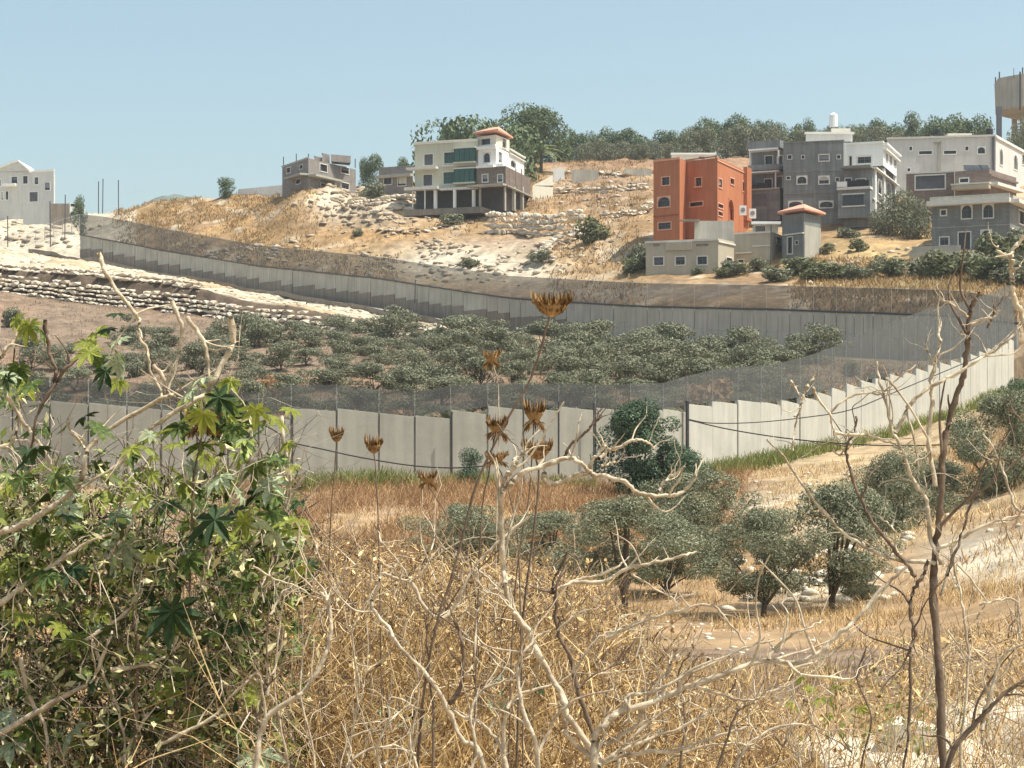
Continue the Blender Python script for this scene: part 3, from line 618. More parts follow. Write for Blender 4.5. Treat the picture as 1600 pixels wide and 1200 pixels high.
    def done(s):
        b = MB(s.org); n = len(s.poly)
        for f in range(n):
            A_, B_ = s.poly[f], s.poly[(f + 1) % n]; ln = np.linalg.norm(B_ - A_); d = (B_ - A_) / ln; n_ = np.array([d[1], -d[0]])
            H = s.holes[f]; us = sorted({0, ln, *[h[0] for h in H], *[h[2] for h in H]}); zs = sorted({s.zb, s.zt, *[h[1] for h in H], *[h[3] for h in H]})
            def w3(u, z, o_=0): q = A_ + d * u + n_ * o_; return (q[0], q[1], z)
            for i_ in range(len(us) - 1):
                for j_ in range(len(zs) - 1):
                    uc, zc = (us[i_] + us[i_ + 1]) / 2, (zs[j_] + zs[j_ + 1]) / 2
                    if any(h[0] < uc < h[2] and h[1] < zc < h[3] for h in H): continue
                    b.add([w3(us[i_], zs[j_]), w3(us[i_ + 1], zs[j_]), w3(us[i_ + 1], zs[j_ + 1]), w3(us[i_], zs[j_ + 1])], [(0, 1, 2, 3)])
            for (u0, z0, u1, z1) in H:
                for (a, c) in (((u0, z0), (u0, z1)), ((u1, z1), (u1, z0)), ((u0, z1), (u1, z1)), ((u1, z0), (u0, z0))):
                    b.add([w3(*a), w3(*c), w3(*c, -.24), w3(*a, -.24)], [(0, 1, 2, 3)])
            if s.par and f < n:   # parapet back face and coping
                pt = .2; zr_ = s.zt - s.par
                b.add([w3(0, s.zt), w3(ln, s.zt), w3(ln - pt, s.zt, -pt), w3(pt, s.zt, -pt)], [(0, 1, 2, 3)])
                b.add([w3(pt, zr_, -pt), w3(pt, s.zt, -pt), w3(ln - pt, s.zt, -pt), w3(ln - pt, zr_, -pt)], [(0, 1, 2, 3)])
        b.build(s.wname, M[s.m], s.root)
        b = MB(s.org); zr_ = s.zt - s.par - .001; b.add([(*q, zr_) for q in s.poly], [tuple(range(n))]); b.build(s.cap, M[s.capmat], s.root); return s
def on_roof(name, label, cat, px0, px1, r0, r1, D, dep=1.5, m='white', kind='box'):
    x0, x1 = XZ(px0, D), XZ(px1, D); z1, z0 = zrow(r0, D), zrow(r1, D); o_ = ((x0 + x1) / 2, D + dep / 2, z0)
    if kind == 'tank':
        t = thing(name, label, cat, o_); r_ = (x1 - x0) / 2; h = z1 - z0
        b = MB(); prof = [(0, r_ * .2), (h * .30, r_ * .2)]
        for a in range(4): q = (math.cos(a * 1.57 + .8) * r_ * .7, math.sin(a * 1.57 + .8) * r_ * .7); b = MB(); b.tube([(*q, -.3), (*q, h * .3)], .06, 5); b.build('leg', M['dark_steel'], t)
        b = MB(); b.tube([(0, 0, h * .28), (0, 0, h * .30), (0, 0, h * .88), (0, 0, h * .93), (0, 0, h)], [r_ * .3, r_, r_, r_ * .75, r_ * .25], 14); b.add([(math.cos(k) * r_ * .24, math.sin(k) * r_ * .24, h) for k in np.arange(6) * 1.047], [tuple(range(6))]); b.build('tank_body', M[m], t)
        return t
    b = MB(o_); b.box(x0, x1, D, D + dep, z0, z1); e = (x1 - x0) * .06; b.box(x0 + e, x1 - e, D + e, D + dep - e, z1, z1 + (z1 - z0) * .08)
    return tag(b.build(name, M[m], None, loc=o_), label, cat)

# --- gabled pale house at the far left
h = Bld('gabled_house', 'pale grey gabled house with white framed windows at the far left', [(-70, 404), (44, 400)], 345, 266, 12, 'pale', parapet=0)
for a in ((36, 275, 44, 287), (18, 276, 27, 290), (-6, 280, 1, 291), (2, 300, 5, 312), (9, 299, 13, 312)): h.win(0, *a, frame='white')
h.slab(0, 8, 28, 287, 291, 1.3, m='white', name='balcony'); h.done()
b = MB(h.org); a0, a1 = P(-72, 268, 403), P(43, 268, 399.2); ap = P(22, 252.5, 400)
gb = [np.array(P(-72, 268, 402.5)), np.array(P(-14, 268, 402)), np.array(P(28, 252.5, 400.2)), np.array(P(44, 267, 399.4))]
bk = np.array([0, 12, 0.0])
b.add([gb[1], gb[3], gb[2]], [(0, 1, 2)]); b.build('gable', M['pale'], h.root)
b = MB(h.org); up3 = np.array([0, 0, .35])
for u, v in ((gb[2], gb[3] + (.5, 0, -.3)), (gb[1] - (.5, 0, .2), gb[2])):
    b.hexa([u - (0, .5, 0), v - (0, .5, 0), v + bk, u + bk], [u - (0, .5, 0) + up3, v - (0, .5, 0) + up3, v + bk + up3, u + bk + up3])
b.build('roof', M['white'], h.root)
h2 = Bld('', '', [(44, 400), (84, 398), (86, 406)], 345, 267, 10, 'pale', parent=h, wname='wing', cap='wing_roof')
for a in ((54, 277, 60, 288), (70, 285, 78, 297)): h2.win(0, *a, frame='white')
h2.win(0, 46, 300, 59, 315, frame='white', glass='shutter'); h2.slab(0, 44, 85, 265.5, 268.5, .15, m='white', name='coping'); h2.done()
g1 = Bld('garden_wall', 'grey boundary wall under the gabled house', [(36, 392), (78, 390)], 348, 318, 1, 'pale', 'wall', parapet=0, cap='coping', capmat='white'); g1.done()
g1 = Bld('garden_wall', 'brownish boundary wall between two poles right of the gabled house', [(79, 388), (111, 388)], 348, 318, .6, 'concrete_dark', 'wall', parapet=0, cap='coping', capmat='trim'); g1.done()
# white van by the boundary wall
def van():
    t = thing('van', 'white van parked at the end of the brownish boundary wall', 'van', P(118, 337, 380))
    def Q(px, r, dy=0): return np.array(P(px, r, 380)) + (0, dy, 0) - np.array(t.location)
    def pris(pts, y0, y1, nm, m_):
        b = MB(); n = len(pts); b.add([Q(*p, y0) for p in pts] + [Q(*p, y1) for p in pts], [tuple(range(n))[::-1], tuple(range(n, 2 * n))] + [(k, (k + 1) % n, n + (k + 1) % n, n + k) for k in range(n)]); return b.build(nm, M[m_], t)
    pris([(109, 334), (109, 318), (111, 316.5), (122, 316.5), (125, 323), (129, 325), (129, 334)], 0, 1.9, 'body', 'pvwhite')
    pris([(119, 323.5), (119, 318), (122, 318), (124.3, 323.5)], -.02, 1.92, 'window', 'glass'); pris([(110.5, 322.5), (110.5, 318.5), (117.5, 318.5), (117.5, 322.5)], -.02, 1.92, 'window', 'glass')
    for px in (113, 125):
        b = MB(); c = Q(px, 334, 0); b.tube([c + (0, -.05, 0), c + (0, .25, 0)], .36, 12); b.add([c + (math.cos(k) * .36, -.05, math.sin(k) * .36) for k in np.arange(12) * .5236], [tuple(range(12))]); b.build('wheel', M['black'], t)
van()

# --- grey unfinished house
h = Bld('unfinished_house', 'two storey grey block house with half built roof rooms on the ridge', [(441, 349), (482, 338), (556, 352)], 300, 252.5, 9, 'grey_house')
h.zt = zrow(247, 338)
h.win(0, 448, 262, 454, 270); h.win(0, 468, 258, 473, 264, fw=.1); h.win(1, 500, 257, 511, 268); h.win(1, 533, 260, 545, 271); h.win(0, 463, 280, 470, 287)
h.win(1, 501, 287, 509, 303, name='door', split=False); h.win(1, 514, 288, 519, 303, name='door', split=False); h.win(1, 533, 286, 545, 295)
h.slab(0, 456, 482, 274, 277, 1.6, m='concrete', name='canopy'); h.slab(1, 482, 524, 276.5, 279.5, 1.6, m='concrete', name='canopy'); h.slab(0, 440, 482, 252.5, 254, .1, m='concrete', name='roof_edge'); h.done()
for px0, px1, r0, lb in ((491, 503, 243.5, 'left'), (503, 515, 239, 'middle'), (517, 548, 241, 'right')):
    x = Bld('', '', [(px0, 344), (px1, 346)], 252, r0, 3, 'grey_house', parent=h, wname='roof_room', cap='room_roof', sink=0, parapet=.3); x.done()
for k, (px, r) in enumerate(((443, 245), (463, 240), (482, 240), (555, 248))):
    h_ = MB(h.org); h_.tube([P(px, r + 14, 349 if k < 2 else 345), P(px, r, 349 if k < 2 else 345)], .09, 5); h_.build('column_stub', M['dark_steel'], h.root)
# low roofs left of the villa
x = Bld('low_house', 'low grey house half hidden behind rocks left of the cream villa', [(592, 345), (645, 342)], 300, 262, 7, 'grey_house'); x.win(0, 600, 277, 612, 288); x.win(0, 622, 277, 634, 290); x.slab(0, 590, 646, 273, 277, 1.2, m='concrete', name='canopy'); x.done()

# --- cream villa
v = Bld('villa', 'cream green three storey villa on columns with green bay glazing and a red hipped tower', [(648, 322), (747, 318)], 297, 222, 12, 'villa', sink=0)
v.win(0, 663, 241, 676.5, 258, glass='shutter'); v.win(0, 661.5, 273, 675.5, 290, glass='shutter')
v.win(0, 694, 238, 713, 255, glass='glass_green'); v.win(0, 693, 269, 710, 287, glass='glass_green')
v.slab(0, 640, 686, 261.5, 265, 1.5, name='balcony'); v.slab(0, 638, 690, 292.5, 297, 1.8, name='balcony'); v.slab(0, 690, 747, 293, 296.5, .9, name='balcony')
v.slab(0, 646, 747, 220.5, 223.5, .25, name='cornice'); v.slab(0, 692, 747, 256.5, 259.5, .35, name='band')
for r0, r1 in ((232, 253), (264, 285)):
    o = v.slab(0, 713, 744.5, r0, r1, 1.0, m='glass_green', name='bay_window')
    for px in (713.5, 721, 729, 737, 744): s_ = v.slab(0, px - .35, px + .35, r0, r1, 1.06, 0, m='dark_steel', name='mullion')
    v.slab(0, 712, 746, r1, r1 + 2.5, 1.2, m='villa', name='bay_sill'); v.slab(0, 712, 746, r0 - 1.8, r0, 1.15, m='trim', name='bay_head')
v.done()
# ground storey: shaded room wall and white columns, standing on a plinth
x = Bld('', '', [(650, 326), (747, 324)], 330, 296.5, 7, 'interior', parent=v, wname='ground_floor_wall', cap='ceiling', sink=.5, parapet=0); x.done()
for px, wd in ((648, 1.6), (667, 1.6), (683, 4.4), (713, 4.0), (742.5, 4.2)):
    v.slab(0, px - wd / 2, px + wd / 2, 297, 331, .9, .9 - wd * .105, m='white', name='column')
pl = v.slab(0, 641, 760, 326.5, 336, 2.2, -8, m='concrete_dark', name='plinth')
# dark stone middle storey at right and its open ground storey
x = Bld('', '', [(747, 316.5), (790, 314.5), (829, 329)], 290, 262, 10, 'stone_dark', parent=v, wname='stone_wing', cap='wing_roof', sink=0, parapet=0)
x.win(0, 754, 273, 762, 284); x.win(0, 778, 273, 785, 284); x.slab(0, 736, 792, 288.5, 291.5, 1.6, m='concrete', name='balcony'); x.slab(1, 789, 829, 289.5, 291, .5, m='concrete', name='balcony')
for px in (797, 806, 815): x.slab(1, px - .5, px + .5, 264, 290, .06, m='brown', name='timber_post')
x.done()
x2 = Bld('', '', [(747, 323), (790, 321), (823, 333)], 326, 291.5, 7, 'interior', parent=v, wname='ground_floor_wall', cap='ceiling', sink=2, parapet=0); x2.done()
for px, ff in ((750, 0), (789, 0), (803, 1), (816, 1)): x.slab(ff, px - 1, px + 1, 291.5, 329, .2, -.25, m='concrete', name='column')
# white upper storey at right
x = Bld('', '', [(747, 317.5), (775, 316), (795, 322), (819, 332)], 262, 233, 8, 'white', parent=v, wname='upper_wing', cap='wing_roof', sink=-.02, parapet=.3)
x.zt = zrow(232, 317.5)
x.win(0, 755.5, 239, 765.5, 254, arch=True); x.win(1, 779, 238, 784, 254, split=False); x.win(2, 798, 251, 806, 262, arch=True)
x.slab(0, 746, 776, 228.5, 233, .4, m='white', name='parapet'); x.slab(0, 748, 775, 258.5, 262.5, 1.0, m='white', name='balustrade'); x.slab(1, 775, 796, 256, 263, 1.2, m='white', name='balustrade')
x.slab(2, 795, 819, 231.5, 234, .3, m='trim', name='parapet'); x.slab(2, 795, 819, 238, 240, .3, m='trim', name='band'); x.done()
x = Bld('', '', [(745, 319), (775, 316.6), (796, 322)], 233, 214, 6, 'cream', parent=v, wname='tower', cap='tower_ceiling', sink=0, parapet=0)
x.win(0, 752, 217, 766, 226, fw=.08, split=False); x.win(1, 785, 217, 791, 231, split=False); x.slab(0, 744, 776, 227, 231, .4, m='white', name='parapet'); x.done()
def hip(h, c, r_eave, r_peak, over, m='tiles', D=None, ridge=2.5):
    """hipped roof over footprint corners c (px,D) x4; sits above row r_eave"""
    q = [np.array([XZ(p, d_), d_]) for p, d_ in c]; cen = sum(q) / 4; ze = zrow(r_eave, cen[1]); zp = zrow(r_peak, cen[1])
    q = [cen + (a - cen) * (1 + over) for a in q]; b = MB(h.org); e = [(*a, ze) for a in q]; e2 = [(*a, ze + .22) for a in q]; dx = (q[1] - q[0]) / np.linalg.norm(q[1] - q[0]) * ridge / 2
    pk = [(*(cen - dx), zp), (*(cen + dx), zp)]
    b.add(e + e2 + pk, [(3, 2, 1, 0), (0, 1, 5, 4), (1, 2, 6, 5), (2, 3, 7, 6), (3, 0, 4, 7), (4, 5, 9, 8), (5, 6, 9), (6, 7, 8, 9), (7, 4, 8)]); b.build('tiled_roof', M[m], h.root)
hip(v, [(745, 319), (777, 316), (797, 323), (768, 328)], 213.5, 199, .2, ridge=2.2)
# steps wall right of the villa
x = Bld('garden_wall', 'pale stepped garden wall climbing right of the villa', [(832, 332), (864, 334)], 305, 290, .5, 'cream', 'wall', parapet=0, cap='coping', sink=2); x.done()
b = MB(x.org); a, c = P(832, 290, 332), P(864, 274, 334); b.add([a, P(864, 290, 334), c, (a[0], a[1] + .5, a[2]), (P(864, 290, 334)[0], 334.5, a[2]), (c[0], c[1] + .5, c[2])], [(0, 1, 2), (5, 4, 3), (0, 2, 5, 3), (1, 4, 5, 2)]); b.build('sloping_top', M['cream'], x.root)
for px0, px1, r0, r1, lb in ((865, 882, 263, 272, 'short white terrace wall beside the palm'), (893, 935, 265, 278, 'grey concrete terrace wall left of the bare slope'), (975, 1018, 264, 272, 'low concrete terrace wall behind the orange house')):
    x = Bld('terrace_wall', lb, [(px0, 352), (px1, 352)], r1, r0, .6, 'white' if px0 < 870 else 'concrete_old', 'wall', parapet=0, cap='coping', sink=1.5); x.done()

x = Bld('garden_wall', 'long low white wall on the crest left of the grey unfinished house', [(372, 366), (442, 360)], 303, 292.5, .5, 'white', 'wall', parapet=0, cap='coping', sink=3); x.zt = zrow(292.5, 363); x.done()
# --- orange house
o_ = Bld('apartment_house', 'terracotta orange three storey house with white roof room and arched window', [(1021, 256), (1062, 253.5), (1072, 257.5), (1121, 254), (1172, 268)], 382, 250, 11, 'orange', sink=2)
o_.win(0, 1034.5, 277, 1046, 289, frame='trim_peach'); o_.win(0, 1028, 308, 1046.5, 323, arch=True, frame='trim_peach'); o_.win(0, 1029, 348, 1048, 358, frame='trim_peach')
o_.win(2, 1087, 278, 1096, 291, frame='trim_peach'); o_.win(2, 1078, 316, 1098, 322, frame='trim_peach', split=False)
for a in ((1123, 280, 1128, 293), (1141, 279, 1147, 288), (1160, 285, 1167, 300), (1122, 319, 1130, 325), (1122, 331, 1129, 337)): o_.win(3, *a, frame='trim_peach', split=False)
o_.win(3, 1138, 312, 1146, 344, arch=True, frame='orange', glass='orange_dark', split=False, deep=.4); 
o_.slab(0, 1021, 1062, 336, 337.5, .1, m='orange_dark', name='string_course'); o_.slab(2, 1086, 1098, 291, 293, .3, m='trim_peach', name='sill'); o_.slab(3, 1162, 1169, 262, 345, .5, m='orange', name='pilaster')
o_.slab(0, 1020.5, 1063, 249, 251, .12, m='trim_peach', name='coping'); o_.slab(2, 1072, 1121, 249.5, 251.2, .12, m='orange', name='coping'); o_.slab(3, 1121, 1172, 250, 251.5, .1, m='trim_peach', name='coping')
o_.done()
x = Bld('', '', [(1049, 260), (1117, 260)], 250, 240.5, 4, 'cream', parent=o_, wname='roof_room', cap='room_roof', sink=0, parapet=0); x.win(0, 1092, 245, 1101, 250, split=False, fw=.05); x.slab(0, 1048, 1119, 239, 241.5, .4, m='white', name='canopy'); x.done()
for px, r, lb in ((1161, 321, 'white air conditioner box on the right face of the orange house'), (1176, 326, 'white box hung between the orange house and the grey apartment block')):
    t = thing('air_conditioner', lb, 'air conditioner', P(px, r + 8, 258 if px < 1170 else 262)); Dd = 259 if px < 1170 else 262
    b = MB(t.location); x0, x1 = XZ(px - 5.5, Dd), XZ(px + 5.5, Dd); b.box(x0, x1, Dd, Dd + .5, zrow(r + 15, Dd), zrow(r, Dd)); b.build('casing', M['pvwhite'], t)
    b = MB(t.location); b.tube([((x0 + x1) / 2, Dd - .03, zrow(r + 7, Dd)), ((x0 + x1) / 2, Dd + .02, zrow(r + 7, Dd))], .32, 14); b.add([((x0 + x1) / 2 + .3 * math.cos(k), Dd - .032, zrow(r + 7, Dd) + .3 * math.sin(k)) for k in np.arange(14) * .4488], [tuple(range(14))]); b.build('grille', M['steel'], t)

# --- grey concrete wall above the beige house
x = Bld('retaining_wall', 'plain grey concrete retaining wall between the orange and beige houses', [(1085, 247.5), (1147, 247.5)], 380, 345, 1.0, 'concrete_old', 'wall', parapet=0, cap='coping', sink=1); x.slab(0, 1062, 1092, 343.5, 345.5, 1.2, m='concrete_dark', name='awning'); x.done()
# --- beige low house
b_ = Bld('low_house', 'low beige house with three framed windows below the orange house', [(1009, 240), (1122, 236.5), (1147, 240.5)], 432, 377, 8, 'beige', sink=3)
for a in ((1022, 402, 1036.5, 414), (1056, 401.5, 1070, 413.5), (1090, 401, 1104.5, 413)): b_.win(0, *a)
b_.win(1, 1135, 403, 1144, 414)
for a in ((1021, 1031), (1048, 1064), (1088, 1107)): b_.slab(0, a[0], a[1], 381, 384.5, .06, m='concrete_dark', name='parapet_vent')
b_.slab(0, 1008, 1123, 375.5, 378, .15, name='coping'); b_.slab(1, 1122, 1148, 376, 378.5, .15, name='coping'); b_.slab(0, 1041, 1082, 378, 391, .25, m='beige', name='raised_panel'); b_.slab(1, 1124, 1146, 425, 428, .5, name='step'); b_.done()
x = Bld('', '', [(1147, 244), (1204, 242), (1225, 248)], 425, 364, 6, 'beige', parent=b_, wname='side_wing', cap='wing_roof', sink=3); x.win(0, 1153.5, 406, 1161.5, 417); x.slab(0, 1146, 1205, 362.5, 365, .15, name='coping'); x.slab(0, 1176, 1204, 383, 385, .12, m='trim', name='band'); x.slab(0, 1150, 1176, 394, 396, .3, name='canopy'); x.win(1, 1213, 371, 1221, 381, split=False); x.done()
# --- hut with red roof
x = Bld('hut', 'grey rendered hut under a flared red hip roof in front of the grey apartment block', [(1222, 242), (1256, 239), (1282, 243)], 404, 337, 5.5, 'grey_render', sink=1.5, parapet=0)
x.win(0, 1231, 371, 1238, 396, name='door', split=False); x.win(0, 1243, 376, 1247, 382, split=False, fw=.06); x.slab(0, 1226, 1256, 364.5, 366.5, .25, name='string_course'); x.slab(1, 1257, 1282, 351, 404, .05, m='concrete', name='rendered_panel'); x.done()
hip(x, [(1221, 242), (1256, 238.5), (1284, 243), (1250, 249)], 335.5, 319.5, .2, m='tiles', ridge=1.0)
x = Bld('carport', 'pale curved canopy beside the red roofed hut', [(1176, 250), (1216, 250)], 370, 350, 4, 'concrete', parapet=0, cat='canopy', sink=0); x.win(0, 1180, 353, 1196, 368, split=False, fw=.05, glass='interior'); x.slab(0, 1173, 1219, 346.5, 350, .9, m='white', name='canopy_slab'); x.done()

# --- grey apartment block
a_ = Bld('apartment_block', 'large grey four storey apartment block with balconies behind the red roofed hut', [(1224, 266), (1318, 264)], 346, 222, 14, 'grey_render', sink=1)
for q in ((1280, 242, 1295, 251), ): a_.win(0, *q)
for q in ((1231, 242.5, 1237, 248.5), (1252.5, 243, 1257, 248), (1308, 242.5, 1313, 248), (1229, 276, 1234.5, 280.5), (1306, 278, 1311, 283)): a_.win(0, *q, fw=.08, split=False)
for q in ((1246, 276, 1260, 287), (1280, 276, 1295, 287), (1233, 315, 1253, 324), (1281, 315, 1301, 324)): a_.win(0, *q, arch=True)
a_.slab(0, 1223, 1318, 267.5, 268.5, .05, m='concrete_dark', name='string_course'); a_.slab(0, 1223, 1318, 301.5, 302.5, .05, m='concrete_dark', name='string_course'); a_.slab(0, 1223, 1319, 220.5, 222, .15, m='grey_render', name='coping'); a_.done()
# recessed left wing with balconies
x = Bld('', '', [(1174, 272), (1224, 270)], 346, 221, 10, 'grey_render', parent=a_, wname='left_wing', cap='wing_roof', sink=1)
for q in ((1196, 244, 1207, 258), (1215, 244, 1223, 258), (1195, 280, 1206, 295)): x.win(0, *q, name='balcony_door', split=False)
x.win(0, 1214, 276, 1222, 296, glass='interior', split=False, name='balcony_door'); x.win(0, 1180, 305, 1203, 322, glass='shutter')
x.slab(0, 1173, 1224, 221, 233, 1.6, m='grey_render', name='parapet'); x.slab(0, 1175, 1221, 233, 235.5, 1.7, m='white', name='band')
x.slab(0, 1174, 1224, 258, 268, 1.6, 1.4, m='grey_render', name='balcony_front'); x.slab(0, 1174, 1224, 266, 268.5, 1.6, m='grey_render', name='balcony_floor'); x.slab(0, 1176, 1222, 268.5, 270, 1.65, m='white', name='band')
x.slab(0, 1174, 1224, 295, 297.5, 1.7, m='concrete', name='balcony_floor'); x.slab(0, 1174, 1224, 297.5, 346, 1.5, m='grey_render', name='lower_front')
x.slab(0, 1182, 1203, 304, 323, 1.53, 1.45, m='shutter', name='shutter'); x.slab(0, 1187, 1206, 287, 295, 1.4, 1.3, m='black', name='railing'); x.slab(0, 1175, 1186, 290, 295, 1.4, 1.3, m='black', name='railing')
for px in (1177, 1221): x.slab(0, px - 1, px + 1, 235, 258, 1.6, 1.3, m='trim', name='column')
for px in (1176, 1217): x.slab(0, px - 1, px + 1, 270, 295, 1.6, 1.3, m='trim', name='column')
x.done()
# right wing
x = Bld('', '', [(1318, 262), (1363, 260.5), (1398, 278)], 345, 262, 10, 'grey_render', parent=a_, wname='right_wing', cap='wing_roof', sink=1, parapet=0)
x.win(0, 1321, 305, 1352, 322, glass='shutter'); x.win(0, 1321, 279, 1330, 291, name='balcony_door', split=False); x.win(0, 1338, 280, 1352, 289, split=False)
for q in ((1372, 282, 1377, 303), (1385, 286, 1392, 308)): x.win(1, *q, arch=True, frame='white', split=False)
x.slab(0, 1312, 1364, 293, 297, 1.8, m='trim', name='balcony_floor'); x.slab(0, 1312, 1328, 285, 293, 1.75, 1.6, m='white', name='balcony_front'); x.slab(0, 1328, 1362, 283, 293, 1.75, 1.65, m='black', name='railing'); x.slab(0, 1313, 1363, 297, 341, 1.5, m='grey_render', name='lower_front')
x.slab(0, 1321, 1353, 305, 322, 1.55, 1.48, m='glass', name='large_window'); x.slab(0, 1319, 1355, 303, 305, 1.65, 1.45, m='trim', name='lintel'); x.slab(0, 1319, 1355, 322, 324, 1.65, 1.45, m='trim', name='sill')
x.slab(0, 1317, 1364, 259.5, 263, 1.7, m='grey_render', name='terrace_edge'); x.slab(1, 1363, 1399, 261, 263, .6, m='white', name='cornice'); x.slab(1, 1363, 1399, 309, 311, .2, m='white', name='band')
for px in (1366, 1380, 1397): x.slab(1, px - 1, px + 1, 263, 340, .25, m='white', name='pilaster')
x.done()
x = Bld('', '', [(1318, 268), (1380, 266), (1401, 277)], 262, 224, 8, 'white', parent=a_, wname='top_storey', cap='top_roof', sink=0)
x.win(0, 1340, 245, 1361, 255, fw=.2); x.win(0, 1327, 244, 1331, 259, split=False); x.slab(0, 1317, 1381, 222, 225, .3, m='white', name='cornice'); x.slab(1, 1380, 1402, 223, 226, .6, m='white', name='cornice'); x.slab(1, 1380, 1402, 232, 234, .5, m='white', name='band')
for q in ((1384, 241, 1387, 252), (1390, 243, 1393, 256), (1397, 246, 1400, 260)): x.win(1, *q, split=False, fw=.08)
x.slab(0, 1317, 1322, 225, 262, .35, m='white', name='pilaster'); x.done()
x = Bld('', '', [(1259, 268), (1332, 268)], 221, 208, 7, 'white', parent=a_, wname='roof_room', cap='room_roof', sink=0); x.slab(0, 1257, 1334, 206.5, 209.5, .5, m='white', name='cornice'); x.slab(0, 1300, 1330, 200, 207, -.5, -1, m='cream', name='low_screen'); x.done()
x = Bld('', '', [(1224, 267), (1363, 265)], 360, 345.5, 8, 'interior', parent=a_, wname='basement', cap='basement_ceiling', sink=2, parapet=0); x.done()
on_roof('water_tank', 'white water tank on a stand above the grey apartment block', 'water tank', 1297, 1310, 175, 207, 272, 1.2, 'pvwhite', 'tank')

# --- large pale house behind, at right
x = Bld('long_house', 'long pale grey house with slit windows in front of the pines', [(1386, 300), (1556, 297), (1620, 320)], 290, 215, 12, 'pale', sink=3)
for q in ((1421, 229, 1425, 235), (1508.5, 229, 1513, 235), (1418, 263, 1422, 268)): x.win(0, *q, split=False, fw=.12, frame='white')
for q in ((1436, 236, 1456, 241), (1475, 235.5, 1494, 240.5)): x.win(0, *q, split=False, frame='white')
x.win(0, 1528, 230, 1539, 240, arch=True, frame='white')
for q in ((1562, 232, 1567, 258), (1584, 242, 1590, 265)): x.win(1, *q, arch=True, split=False, frame='white', glass='shutter')
x.win(1, 1597, 242, 1601, 257, frame='white'); x.slab(0, 1385, 1556, 212.5, 215.5, .2, m='pale', name='coping'); x.slab(1, 1556, 1620, 213.5, 215.5, .25, m='white', name='coping'); x.slab(0, 1550, 1554, 214, 272, .3, m='shutter', name='drainpipe')
x.slab(0, 1465.5, 1470, 222, 268, .2, m='concrete', name='chimney_breast'); x.slab(0, 1459, 1471, 221, 223, .35, m='concrete', name='ledge'); x.done()
on_roof('water_tank', 'black water tank with pale lid on the long pale house roof', 'water tank', 1461, 1473, 200, 214, 302, 1.2, 'black', 'tank'); on_roof('water_tank', 'black water tank at the right end of the long pale house roof', 'water tank', 1542, 1553, 199, 214, 302, 1.2, 'black', 'tank')
on_roof('roof_hatch', 'low cream parapet block on the long pale house roof between the tanks', 'roof block', 1481, 1519, 208.5, 215, 303, 2, 'cream')
# --- brown houses
x = Bld('brown_house', 'brown block house with one very wide dark window', [(1416, 268), (1491, 266)], 322, 270, 7, 'brown', sink=3); x.win(0, 1431, 274.5, 1476, 295, fw=.2, glass='shutter'); x.win(0, 1428, 312, 1431, 318, split=False, fw=.06); x.slab(0, 1415, 1492, 268.5, 270.5, .12, m='trim', name='coping'); x.done()
x = Bld('brown_house', 'brown stepped house with a pale terrace edge and solar panels on top', [(1492, 264), (1546, 262), (1588, 270)], 312, 268, 8, 'brown', sink=2)
x.win(0, 1500, 279, 1513, 285, split=False); x.slab(0, 1490, 1548, 288, 296, 1.4, m='beige', name='terrace_parapet'); x.slab(0, 1489, 1549, 286.5, 288.5, 1.5, m='trim', name='terrace_coping'); x.slab(1, 1546, 1588, 285, 290, 1.2, m='trim', name='terrace_coping'); x.slab(1, 1546, 1588, 272, 275, .3, m='stone_dark', name='band'); x.done()
for k, (p0, lb) in enumerate(((1509, 'left solar water panel on the brown stepped house'), (1523, 'middle solar water panel on the brown stepped house'), (1534, 'right solar water panel tilted up on the brown stepped house'))):
    D = 266; a = np.array(P(p0, 268, D)); b = MB(a); b.hexa([a, a + (1.2, 0, 0), a + (1.2, 1.5, 1.0), a + (0, 1.5, 1.0)], [a + (0, 0, .12), a + (1.2, 0, .12), a + (1.2, 1.5, 1.12), a + (0, 1.5, 1.12)]); b.tube([a + (.1, 1.4, -.3), a + (.1, 1.4, 1)], .04, 5); b.tube([a + (1.1, 1.4, -.3), a + (1.1, 1.4, 1)], .04, 5)
    tag(b.build('solar_panel', M['glass'], None, loc=tuple(a)), lb, 'solar panel', 'solar panels on the brown house')
# --- grey house with arched windows at right
x = Bld('arched_house', 'grey two storey house with arched windows and a pale roof band at the right', [(1456, 237), (1578, 233), (1625, 246)], 396, 318, 10, 'grey_block', sink=3)
for q in ((1503, 321, 1518, 341), (1536.5, 320, 1551.5, 340), (1533.5, 360, 1548.5, 380)): x.win(0, *q, arch=True)
x.win(0, 1470.5, 328.5, 1478, 336, fw=.16); x.win(0, 1498, 363, 1516, 390, name='door', split=False); x.win(0, 1469, 371, 1482, 383); x.win(1, 1581, 358, 1588, 375, arch=True, split=False); x.win(1, 1592, 330, 1600, 350, split=False)
x.slab(0, 1451, 1580, 312, 319, 1.2, m='trim', name='roof_band'); x.slab(0, 1454, 1578, 305, 312, .4, m='concrete', name='parapet'); x.slab(1, 1577, 1625, 311.5, 317, 1.2, m='trim', name='roof_band'); x.slab(1, 1578, 1625, 305, 311.5, .4, m='concrete', name='parapet'); x.slab(0, 1455, 1578, 353, 354, .04, m='concrete', name='string_course'); x.done()
x = Bld('terrace_wall', 'concrete terrace with a dark opening in front of the arched grey house', [(1421, 232), (1500, 230)], 412, 396, 4, 'concrete_old', 'wall', parapet=0, cap='deck', sink=2); x.win(0, 1438, 402, 1460, 409, split=False, fw=.08); x.slab(0, 1425, 1500, 384, 396, -.1, -.4, m='concrete', name='upper_parapet'); x.done()
